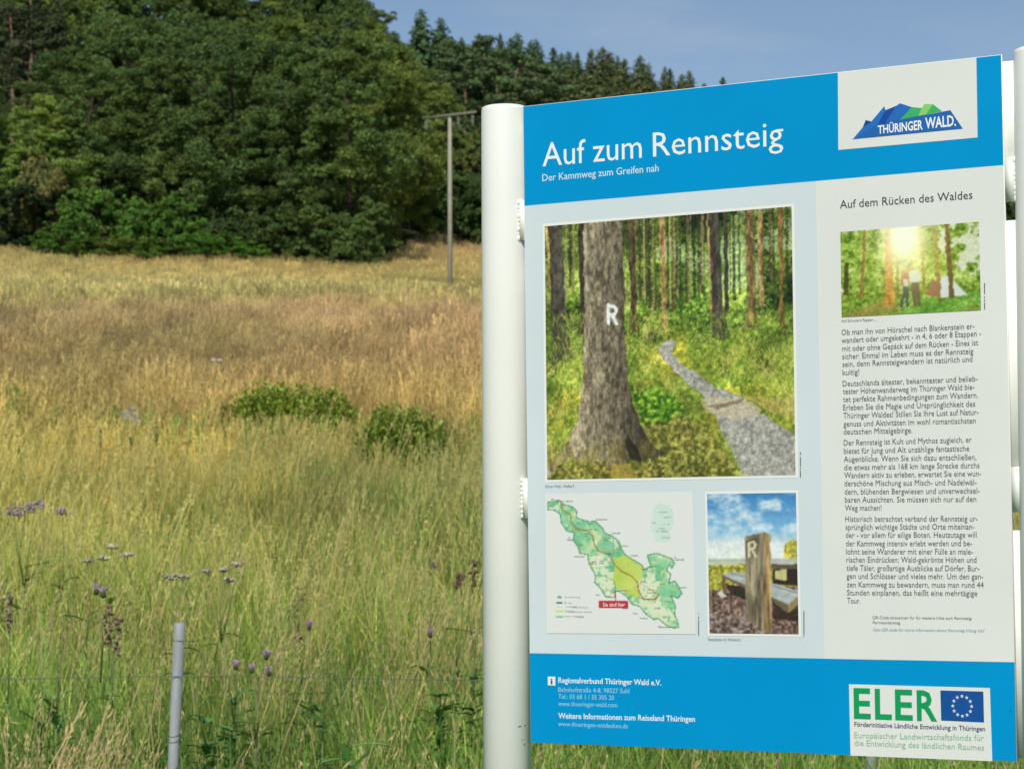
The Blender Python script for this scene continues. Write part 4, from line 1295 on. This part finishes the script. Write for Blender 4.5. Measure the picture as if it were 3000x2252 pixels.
put(img, inpoly(H_, W_, P4([(1900, 600), (1910, 500), (1960, 470), (1980, 455), (2010, 520), (2010, 620)])) & (n2 > .36), ramp(n2, [(.3, (110, 116, 30)), (.7, (226, 206, 80))]))
gv = ramp(np.clip(n2 * 1.5 - .25, 0, 1), [(0, (56, 42, 36)), (.5, (122, 98, 86)), (1, (190, 166, 152))])
put(img, T_ > .655 + .03 * (S_ < .2) + .012 * np.sin(S_ * 9), gv)
put(img, (T_ > .86) & (S_ < .66), np.clip(gv * np.array([.98, 1.06, 1.12]), 0, 255), .7)
WARP = .012
wd = ramp(np.clip(fnoise(H_, W_, 30, 6, 131, 3) * 1.7 - .35, 0, 1), [(0, (84, 74, 58)), (.5, (132, 122, 98)), (1, (176, 166, 136))])
wt = ramp(np.clip(fnoise(H_, W_, 8, 40, 141, 2), 0, 1), [(0, (146, 156, 156)), (1, (200, 206, 202))])
put(img, inpoly(H_, W_, P4([(1820, 690), (2010, 690), (2010, 810), (1820, 800)])), (52, 44, 38)); put(img, inpoly(H_, W_, P4([(1835, 700), (1925, 690), (1925, 775), (1835, 765)])), (196, 190, 130))
put(img, inpoly(H_, W_, P4([(1575, 625), (2010, 625), (2010, 655), (1585, 640)])), (186, 188, 176)); put(img, inpoly(H_, W_, P4([(1810, 652), (2010, 655), (2010, 690), (1810, 686)])), (92, 84, 72))
put(img, inpoly(H_, W_, P4([(1460, 800), (1640, 830), (1640, 930), (1500, 880)])), (44, 36, 32), .85)
put(img, inpoly(H_, W_, P4([(1435, 745), (1462, 745), (1468, 870), (1440, 870)])), (112, 92, 64)); put(img, inpoly(H_, W_, P4([(1395, 866), (1430, 850), (1475, 895), (1425, 908)])), (206, 202, 190))
put(img, inpoly(H_, W_, P4([(1432, 728), (1530, 705), (2010, 850), (2010, 890), (1935, 955)])), wt); put(img, inpoly(H_, W_, P4([(1432, 728), (1935, 955), (1935, 1020), (1600, 830), (1440, 750)])), (110, 98, 78))
put(img, inpoly(H_, W_, P4([(1935, 955), (2010, 890), (2010, 950), (1935, 1020)])), (150, 132, 92)); put(img, inpoly(H_, W_, P4([(1820, 930), (1935, 1020), (2010, 960), (2010, 1080), (1820, 1060)])), (48, 38, 32), .8)
stroke(img, P4([(1500, 716), (2000, 868)]), .008, (110, 108, 96), .8, W_ / H_)
put(img, inpoly(H_, W_, P4([(1610, 445), (1755, 412), (1762, 1165), (1640, 1080), (1612, 940)])), wd)
put(img, inpoly(H_, W_, P4([(1755, 412), (1800, 425), (1812, 1140), (1790, 1165), (1762, 1165)])), np.clip(wd * np.array([1.18, 1.06, .88]), 0, 255))
put(img, inpoly(H_, W_, P4([(1650, 660), (1690, 640), (1700, 900), (1660, 880)])), (196, 184, 150), .4)
stroke(img, P4([(1622, 488), (1692, 462), (1690, 520)]), .022, (78, 68, 52), .9, W_ / H_); 
stroke(img, P4([(1626, 488), (1628, 596), (1648, 600)]), .012, (66, 56, 42), .9, W_ / H_); stroke(img, P4([(1640, 596), (1638, 492), (1678, 482), (1688, 505), (1682, 528), (1642, 542)]), .026, (214, 204, 176), .95, W_ / H_); stroke(img, P4([(1662, 538), (1690, 594)]), .026, (214, 204, 176), .95, W_ / H_)
WARP = 0.0
picture('bench_picture', q_ben, soft(img * (.90 + .2 * n2[..., None])), left_ground)

# small picture: two hikers in a sunlit wood
q_sm = [z4(130, 290), z4(972, 228), z4(985, 765), z4(138, 808)]
H_, W_ = 130, 186
f5 = lambda x, y: ((x - 134) / 845.0, (y - (290 - 62 * (x - 134) / 845.)) / (518 + 19 * (x - 134) / 845.))
P5 = lambda L: [f5(x, y) for x, y in L]
yy, xx = np.mgrid[0:H_, 0:W_]
S_, T_ = (xx + .5) / W_, (yy + .5) / H_
n1, n2, n3 = fnoise(H_, W_, 16, 10, 151, 4), fnoise(H_, W_, 60, 40, 161, 2), fnoise(H_, W_, 5, 4, 171, 2)
img = ramp(np.clip((n1 * .5 + n2 * .5) * 1.8 - .40, 0, 1), [(0, (58, 84, 24)), (.35, (116, 150, 48)), (.65, (168, 194, 88)), (1, (228, 236, 176))])
put(img, (T_ > .72 + .05 * (n3 - .5)), ramp(np.clip(n2 * 1.4 - .2, 0, 1), [(0, (70, 92, 26)), (.5, (118, 150, 46)), (1, (186, 200, 92))]))
put(img, (T_ > .80) & (S_ > .45) & (n3 > .38), (86, 160, 58), .6)
m_ = 2600
ss_, tt_ = rng.uniform(0, 1, m_), rng.uniform(0, 1, m_)
nn_ = n1[(tt_ * H_).astype(int), (ss_ * W_).astype(int)]
pal = np.array([(52, 76, 22), (92, 124, 36), (136, 166, 60), (182, 204, 96), (224, 232, 160)], float)
dabs(img, ss_, tt_, rng.uniform(2, 6, m_), rng.uniform(0, 6.283, m_), pal[np.clip((nn_ * 8 - 1.6 + rng.normal(size=m_) * .8).astype(int), 0, 4)], .55)
WARP = .02
put(img, inpoly(H_, W_, P5([(130, 800), (350, 720), (520, 750), (400, 790), (180, 830)])), (150, 130, 70), .6)
put(img, inpoly(H_, W_, P5([(740, 240), (980, 240), (980, 560), (830, 520), (740, 380)])) & (n1 > .5), (226, 224, 226), .7)
for a, bq, c in (([(280, 270), (296, 270), (275, 690), (250, 695)], 1, (136, 112, 56)), ([(160, 480), (186, 480), (180, 680), (150, 670)], 1, (74, 72, 34)), ([(480, 330), (492, 330), (496, 690), (478, 690)], 1, (130, 116, 52)),
                 ([(705, 250), (722, 250), (752, 680), (725, 690)], 1, (150, 128, 64)), ([(632, 300), (646, 300), (652, 660), (636, 660)], 1, (140, 124, 60)), ([(775, 235), (800, 235), (828, 690), (795, 690)], 1, (112, 92, 52)),
                 ([(415, 265), (450, 265), (466, 700), (470, 740), (380, 738), (402, 680)], 1, (178, 132, 58))):
    m_ = inpoly(H_, W_, P5(a)); put(img, m_, np.array(c) * (.7 + .6 * n2[..., None]))
put(img, inpoly(H_, W_, P5([(745, 560), (800, 565), (905, 675), (745, 690)])), (206, 214, 214)); put(img, inpoly(H_, W_, P5([(690, 580), (745, 600), (745, 690), (658, 680)])), (150, 112, 80))
put(img, inpoly(H_, W_, P5([(795, 560), (815, 560), (828, 690), (795, 690)])), (104, 86, 50))
for pts, c in (([(520, 620), (552, 620), (548, 745), (534, 745), (532, 680), (510, 750), (495, 750), (512, 680)], (66, 76, 72)), ([(566, 590), (612, 590), (626, 742), (608, 744), (592, 660), (600, 742), (582, 744), (568, 660)], (96, 86, 60)),
               ([(518, 545), (545, 530), (556, 560), (552, 622), (516, 622), (500, 590)], (156, 92, 76)), ([(560, 525), (600, 520), (626, 545), (612, 596), (566, 600), (556, 560)], (190, 200, 196)), ([(520, 580), (550, 580), (550, 625), (520, 622)], (190, 186, 176))):
    put(img, inpoly(H_, W_, P5(pts)), c)
for x, y in ((538, 522), (568, 508)): stroke(img, P5([(x, y), (x + 2, y + 6)]), .030, (186, 126, 84), 1, W_ / H_)
gl = np.exp(-(((S_ - .47) / .17) ** 2 + ((T_ - .10) / .42) ** 2))[..., None]
img = img * (1 - np.clip(1.15 * gl, 0, 1)) + np.array([248, 246, 226]) * np.clip(1.15 * gl, 0, 1)
gl = np.exp(-(((S_ - .5) / .3) ** 2 + ((T_ - .3) / .5) ** 2))[..., None]
img = img + np.array([52, 40, 6]) * gl * .8
WARP = 0.0
picture('hikers_picture', q_sm, soft(img), column)
# small upright credits beside the pictures, too small to read
for zf, x, y0, y1, par in ((z4, 1003, 600, 762, column), (z2, 1905, 1430, 1578, left_ground), (z3, 1250, 1015, 1185, left_ground), (z3, 2043, 1000, 1195, left_ground)):
    mbx = []
    for j in range(26):
        if rng.random() < .85:
            a0, a1 = zf(x, y0 + (y1 - y0) * j / 26), zf(x, y0 + (y1 - y0) * (j + .7) / 26)
            mbx.append((a0, a1))
    V, F = [], []
    for a0, a1 in mbx:
        k = len(V)
        V += [pan(*a0, .0011), pan(*a1, .0011), pan(a1[0] + .0022, a1[1], .0011), pan(a0[0] + .0022, a0[1], .0011)]
        F.append([k, k + 1, k + 2, k + 3])
    link('picture_credit', np_mesh('picture_credit', np.array(V) - np.array(board.location), np.array(F), ink((122, 126, 128))), par)

# ---- posts, caps, tabs
def post(a, top_px):
    c0 = pan(a, PH / 2, -.02)
    foot = np.array([c0[0], c0[1], float(gz(c0[0], c0[1])) - .25])
    d = top_px
    r = .0480
    P = [foot, [foot[0], foot[1], d - .010], [foot[0], foot[1], d - .003], [foot[0], foot[1], d]]
    o = MB().tube(P, [r, r, r - .0015, r - .008], 48).build('post', M['white_paint'], board, smooth=True, world=True)
    return o, foot


ztop = (EYE + ray(1482, 311) * 5.09 / ray(1482, 311)[1])[2]
post_l, foot_l = post(-.060, ztop)
post_r, foot_r = post(PW + .060, (EYE + ray(3040, 143) * 4.53 / ray(3040, 143)[1])[2])
# fixing tabs: plates welded to the posts; the weld leaves a knobbly edge
for side, (pya, pyb) in ((0, (585, 702)), (0, (1400, 1518)), (1, (462, 590)), (1, (1367, 1500))):
    if side == 0:
        b0, b1 = pp(1540, pya)[1], pp(1540, pyb)[1]
        t = MB().box(pan(-.0135, b1, -.018), P_U * .0135, P_V * (b1 - b0), P_N * .0170)
        tabo = t.build('fixing_tab', M['weld'], board, world=True)
        w = MB()
        for k in range(9):
            w.ball(pan(-.0142, b0 + (b1 - b0) * (k + .5) / 9, -.001), np.array([.0034, .0034, .0060]) * rng.uniform(.75, 1.2), 7, 5, jit=.2)
        w.build('weld_bead', M['weld'], tabo, smooth=True, world=True)
    else:
        b0, b1 = pp(2955, pya)[1], pp(2955, pyb)[1]
        t = MB().box(pan(PW + .0015, b1, -.0065), P_U * .0185, P_V * (b1 - b0), P_N * .0075)
        tabo = t.build('fixing_tab', M['weld'], board, world=True)
        w = MB()
        for k in range(9):
            w.ball(pan(PW + .0195, b0 + (b1 - b0) * (k + .5) / 9, -.0005), np.array([.0026, .0026, .006]) * rng.uniform(.75, 1.2), 7, 5, jit=.2)
        w.build('weld_bead', M['weld'], tabo, smooth=True, world=True)
# scratches through the paint low on the near side of the post
M['scratch'] = mat_plain('bare_scratch', (58, 56, 50), .7)
for px, py, L, ang in ((1523, 2127, .011, .2), (1538, 2124, .006, .9), (1530, 2166, .004, 1.2), (1537, 2180, .007, .1)):
    r = ray(px, py)
    # where the sight line meets the post's round side
    cx, cy = foot_l[0], foot_l[1]
    A = r[0] ** 2 + r[1] ** 2
    B = -2 * (r[0] * cx + r[1] * cy)
    C = cx * cx + cy * cy - .0484 ** 2
    disc = B * B - 4 * A * C
    if disc < 0: continue
    t = (-B - math.sqrt(disc)) / (2 * A)
    p = EYE + r * t
    nrm = np.array([p[0] - cx, p[1] - cy, 0]); nrm /= np.linalg.norm(nrm)
    tv = np.cross([0, 0, 1], nrm)
    dv = tv * math.cos(ang) + np.array([0, 0, 1]) * math.sin(ang)
    sv = np.cross(nrm, dv)
    MB().add([p - dv * L / 2, p - sv * .0012, p + dv * L / 2, p + sv * .0012], [[0, 1, 2, 3]]).build('scratch', M['scratch'], post_l, world=True)
bpy.data.objects.remove(_fo)

# ------------------------------------------------------------------ short galvanised fence post, its wire
M['galv'] = mat_plain('galvanised', (150, 155, 156), .65, metal=.0, var=.26, scale=16, stretch=(1, 1, .25))
M['wire'] = mat_plain('wire_steel', (92, 96, 94), .5, metal=.5)
FD = 10.0


def galv_post(px_top, py_top, lean, label, wraps):
    hgt, tp = height_to(px_top, py_top, FD)
    bx = tp[0] - lean * hgt
    o = tag(empty('fence_post', (bx, FD, float(gz(bx, FD)))), label, 'post', 'galvanised fence posts')
    r = .0215
    MB().tube([[-.3 * lean, 0, -.3], [lean * hgt * .5, 0, hgt * .5], [lean * hgt, 0, hgt - .002], [lean * hgt, 0, hgt]], [r, r, r, r - .003], 20).build('post_tube', M['galv'], o, smooth=True)
    if wraps:
        mb = MB()
        for z0, n in ((.62, 3), (.47, 2)):
            th = np.linspace(0, n * 6.283, n * 16)
            zz = hgt - z0 + th / 6.283 * .022 + .012 * np.sin(th)
            mb.tube(np.stack([lean * zz + (r + .001) * np.cos(th), (r + .001) * np.sin(th), zz], -1), .0013, 4)
        mb.build('binding_wire', M['wire'], o)
        zt = hgt - .07
        MB().tube([[lean * zt - .022, -.012, zt], [lean * zt, -.0235, zt], [lean * zt + .03, -.018, zt], [lean * zt + .07, -.02, zt - .002]], .0014, 4).build('wire_hook', M['wire'], o)
    return o


fp = galv_post(527, 1823, .044, 'short grey galvanised tube post leaning slightly in the grass', True)
galv_post(2545, 1835, -.01, 'grey galvanised tube post standing behind the information board', False)
galv_post(-1500, 1825, .01, 'grey galvanised tube post beyond the left border of the meadow view', False)
zw = EYE[2] - FD * (1974 - 1526) / FPX
wx = np.linspace(-4.0, 1.41, 40)
wpts = np.stack([wx, np.full_like(wx, FD - .025), zw - .02 * np.sin((wx + 1.3) / 2.7 * math.pi) ** 2], -1)
tag(MB().tube(wpts, .0014, 5).build('fence_wire', M['wire']), 'thin fence wire strung through the grass past the short grey post', 'wire')

# ------------------------------------------------------------------ meadow plants
hr = np.random.default_rng(313)
STEM, LEAFG, BLUEG, PURP, MAUVE, CREAM, FLUFF, RUST = (.24, .29, .10), (.13, .24, .05), (.13, .24, .075), (.40, .16, .40), (.52, .40, .47), (.68, .63, .47), (.58, .52, .45), (.30, .22, .13)


def part(mb, name, parent, colr, smooth=False):
    o = mb.build(name, M['herb'], parent, smooth)
    o.color = (*colr, 1)
    return o


def plant(name, label, cat, d, heads, group, kind, colr=PURP, leaves=9, leafc=LEAFG, L=.13, lobes=1, w=.05, hs=1.0, base=None):
    """heads: pixels (of the photograph) where its flower heads are seen, at depth d"""
    hp = [height_to(px, py, d + hr.normal() * .03) for px, py in heads]
    bx = np.mean([p[0] for _, p in hp]) + hr.normal() * .02 if base is None else base
    b = np.array([bx, d, float(gz(bx, d))])
    o = tag(empty(name, tuple(b)), label, cat, group)
    tops = [p - b for _, p in hp]
    hm = max(t[2] for t in tops)
    fork = np.array([np.mean([t[0] for t in tops]) * .5, 0, hm * .62])
    st = MB().tube([[0, 0, -.05], [fork[0] * .3, .01, hm * .3], fork], [.0048, .0042, .0036], 6)
    for t in tops:
        mid = (fork + t) / 2 + np.array([hr.normal() * .02, hr.normal() * .02, -.02])
        st.tube([fork, mid, t], [.0034, .0026, .0022], 5)
    part(st, 'stem', o, STEM, True)
    for k in range(leaves):
        f = hr.uniform(.08, .95)
        a = hr.uniform(0, 6.283)
        dv = np.array([math.cos(a), math.sin(a) * .9, hr.uniform(.25, .9)])
        dv /= np.linalg.norm(dv)
        side = np.cross(dv, [0, 0, 1]); side /= np.linalg.norm(side)
        p = fork * f * np.array([f, 1, 1.25])
        mb = MB().leaf(p, dv, side, L * hr.uniform(.7, 1.25), w * hr.uniform(.7, 1.2), hr.uniform(.8, 1.25), hr.uniform(.1, .6), lobes)
        part(mb, 'leaf', o, leafc)
    for t in tops:
        mb = MB()
        if kind == 'thistle':
            bulb = MB().ball(t, np.array([.011, .011, .013]) * hs, 8, 6, jit=.08)
            hd = part(bulb, 'flower_head', o, (.09, .11, .05), True)
            for k in range(34):
                a, q = hr.uniform(0, 6.283), hr.random() ** .6
                dv = np.array([math.cos(a) * q * .75, math.sin(a) * q * .75, 1.0]); dv /= np.linalg.norm(dv)
                p0 = t + np.array([math.cos(a) * q * .007, math.sin(a) * q * .007, .008]) * hs
                s2 = np.cross(dv, hr.normal(size=3)); s2 /= np.linalg.norm(s2)
                Lp = .022 * hs * hr.uniform(.8, 1.15)
                mb.add([p0 - s2 * .0008, p0 + s2 * .0008, p0 + dv * Lp + s2 * .0022 * hs, p0 + dv * Lp - s2 * .0022 * hs], [[0, 1, 2, 3]], tint=hr.uniform(.75, 1.3))
            part(mb, 'petal_tuft', hd, colr)
        elif kind == 'umbel':
            m = 20
            for k in range(m):
                a, q = hr.uniform(0, 6.283), hr.random() ** .5
                e_ = t + np.array([math.cos(a) * q, math.sin(a) * q, .10 - .12 * q * q]) * .048 * hs
                mb.ball(e_, np.array([.0105, .0105, .0085]) * hs, 6, 4, hr.uniform(.8, 1.1), .3)
            part(mb, 'flower_head', o, colr)
            ry = MB()
            for k in range(8):
                a = k * .785
                ry.tube([t + np.array([0, 0, -.05 * hs]), t + np.array([math.cos(a) * .03, math.sin(a) * .03, 0]) * hs], .0012, 4)
            part(ry, 'ray', o, STEM)
        elif kind == 'fluff':
            for k in range(70):
                dv = sph(1, hr)[0]
                s2 = np.cross(dv, hr.normal(size=3)); s2 /= np.linalg.norm(s2)
                mb.add([t + dv * .004 - s2 * .0006, t + dv * .004 + s2 * .0006, t + dv * .021 * hs + s2 * .003, t + dv * .021 * hs - s2 * .003], [[0, 1, 2, 3]], tint=hr.uniform(.6, 1.25))
            part(mb, 'flower_head', o, colr)
        elif kind == 'dock':
            for k in range(60):
                z = hr.uniform(-.15, .02) * hs
                a = hr.uniform(0, 6.283)
                q_ = (hr.random() ** .7) * (.022 if z > -.1 else .014)
                mb.ball(t + np.array([math.cos(a) * q_, math.sin(a) * q_, z]) * np.array([hs, hs, 1]), np.array([.0048, .0048, .007]) * hr.uniform(.6, 1.4), 5, 4, hr.uniform(.55, 1.7), .35)
            part(mb, 'seed_spike', o, colr)
        elif kind == 'cluster':
            for k in range(46):
                q = hr.normal(size=3) * np.array([.034, .034, .012]) * hs
                mb.ball(t + q, np.array([.0062, .0062, .007]) * hr.uniform(.7, 1.3), 5, 4, hr.uniform(.6, 1.3), .35)
            part(mb, 'flower_head', o, colr)
    return o


G1, G2, G3 = 'thistles in the near grass', 'pale umbels in the meadow', 'dark dock spikes in the grass'
plant('thistle', 'single vivid purple thistle flower right of the dark dock spike', 'flower', 11.5, [(906, 1838)], G1, 'thistle', (.55, .26, .53), 10)
plant('thistle', 'single pink thistle flower near the white post', 'flower', 11.5, [(1260, 1860)], G1, 'thistle', (.62, .38, .55), 10)
plant('thistle', 'branched thistle with four purple flower heads in a row', 'flower', 10.8, [(780, 1924), (690, 1954), (738, 1964), (787, 1972)], G1, 'thistle', (.58, .40, .57), 14)
plant('thistle', 'pale mauve thistle above the tall dry stalks', 'flower', 12.0, [(282, 1733), (302, 1742)], G1, 'thistle', (.56, .44, .51), 10, hs=1.3)
plant('hemp_agrimony', 'tall mauve flower cluster at the left edge of the meadow', 'flower', 15, [(40, 1502), (75, 1488), (105, 1478)], 'mauve clusters', 'cluster', MAUVE, 10, hs=1.1)
plant('hemp_agrimony', 'small mauve flower cluster right of the tall one', 'flower', 15, [(182, 1497)], 'mauve clusters', 'cluster', MAUVE, 6, hs=.7)
plant('wild_carrot', 'white flat umbel in the brown middle of the meadow', 'flower', 34, [(636, 1056)], G2, 'umbel', (.78, .75, .66), 5, hs=1.7)
plant('wild_carrot', 'small cream umbel below the white flat one', 'flower', 33, [(592, 1121)], G2, 'umbel', CREAM, 5, hs=.9)
plant('yarrow', 'cream yarrow with three flower heads left of the post', 'flower', 14, [(328, 1602), (375, 1623), (300, 1634)], G2, 'cluster', (.66, .60, .44), 8, L=.09, hs=.38)
plant('yarrow', 'drooping greyish yarrow head below the cream yarrow', 'flower', 13.5, [(256, 1642)], G2, 'cluster', (.54, .46, .34), 6, hs=.38)
plant('yarrow', 'faded yarrow with pale heads standing right of the post', 'flower', 13.5, [(655, 1668), (695, 1652), (672, 1698), (606, 1672)], G2, 'cluster', (.62, .55, .42), 8, hs=.32)
plant('yarrow', 'grey green yarrow umbel directly above the grey post', 'flower', 12.3, [(500, 1690), (537, 1688)], G2, 'cluster', (.46, .46, .32), 8, hs=.40)
plant('seeding_thistle', 'fluffy grey thistle gone to seed standing alone in the meadow', 'flower', 25, [(384, 1203), (364, 1216), (398, 1228)], 'seeding thistles', 'fluff', FLUFF, 6, hs=2.6)
plant('seeding_thistle', 'brown fluffy seed head beside the white post', 'flower', 12.4, [(1350, 1690), (1338, 1712)], 'seeding thistles', 'fluff', (.26, .17, .11), 10, hs=1.2)
plant('seeding_thistle', 'pale seed tuft left of the brown fluffy one', 'flower', 12.6, [(1268, 1656)], 'seeding thistles', 'fluff', (.44, .38, .28), 8)
plant('dock', 'dark brown dock spike in the middle of the near grass', 'plant', 12, [(873, 1738)], G3, 'dock', RUST, 8, lobes=0, hs=1.5)
plant('dock', 'dark dock spike leaning by the white post', 'plant', 12.2, [(1388, 1648)], G3, 'dock', (.24, .20, .11), 8, lobes=0)
plant('dock', 'thin brown spike left of the fluffy thistle', 'plant', 24, [(294, 1262)], G3, 'dock', (.26, .22, .11), 3, hs=1.0)
plant('dock', 'thin brown spike right of the fluffy thistle', 'plant', 24, [(458, 1254)], G3, 'dock', (.24, .22, .11), 3, hs=1.0)
plant('dock', 'rust brown dock spike among the tall dry stalks', 'plant', 10.6, [(318, 1786), (345, 1822)], G3, 'dock', (.30, .21, .14), 8, lobes=0, hs=.9)
plant('dock', 'dark seed spike at the left border of the near grass', 'plant', 11, [(28, 1750)], G3, 'dock', (.30, .24, .18), 6, lobes=0)
for (hd, d, nl, L, w, c, lab) in (([(990, 1940), (1040, 1985)], 9.8, 16, .17, .040, BLUEG, 'blue green leafy thistle without flowers left of the white post'),
                                  ([(150, 1790), (185, 1800)], 10.2, 14, .17, .045, (.075, .15, .045), 'blue green leafy thistle among the dry stalks'),
                                  ([(115, 1900)], 10.0, 12, .15, .045, (.05, .10, .03), 'dark green leafy herb low among the dry stalks'),
                                  ([(930, 1880), (965, 1890)], 10.8, 22, .10, .04, (.045, .10, .022), 'dark green leafy herb below the vivid thistle'),
                                  ([(1230, 1880), (1300, 1840), (1350, 1850)], 11.2, 30, .10, .04, (.05, .11, .024), 'dark green leafy clump left of the white post'),
                                  ([(1380, 1790), (1400, 1820)], 11.4, 20, .10, .04, (.05, .10, .024), 'dark green leafy herb touching the white post outline'),
                                  ([(735, 2120), (760, 2150)], 9.3, 26, .11, .045, (.04, .10, .02), 'dark green leafy herb at the lower border of the view'),
                                  ([(655, 1850), (700, 1860)], 11.0, 22, .12, .05, (.06, .13, .04), 'soft green leafy herb right of the grey post'),
                                  ([(600, 1900)], 10.6, 16, .12, .05, (.05, .12, .035), 'soft green leafy herb close to the grey post')):
    plant('leafy_herb', lab, 'plant', d, hd, 'leafy herbs in the near grass', 'none', leaves=int(nl * 2.2), leafc=np.array(c) * 2.3, L=L * .85, w=w * 1.0, lobes=int(L > .14))
# two patches of lush green growth in the ripe grass
for px, py, d, wpx, c, lab in ((860, 1116, 30, 390, (.31, .44, .075), 'bright green low patch of leafy growth in the ripe grass'), (1185, 1186, 26.5, 270, (.29, .42, .08), 'smaller green leafy patch right of the bright one')):
    hgt = height_to(px, py, d)[0]
    p = at(px, d)
    o = tag(empty('nettle_patch', tuple(p)), lab, 'plant', 'leafy patches in the meadow')
    fo, sm = nettle_patch(int(d), wpx / FPX * d, hgt, 900 if d > 28 else 520)
    q = link('foliage', fo, o); q.color = (*c, 1); q['kind'] = 'stuff'
    q = link('stem', sm, o); q.color = (.2, .26, .08, 1); q['kind'] = 'stuff'
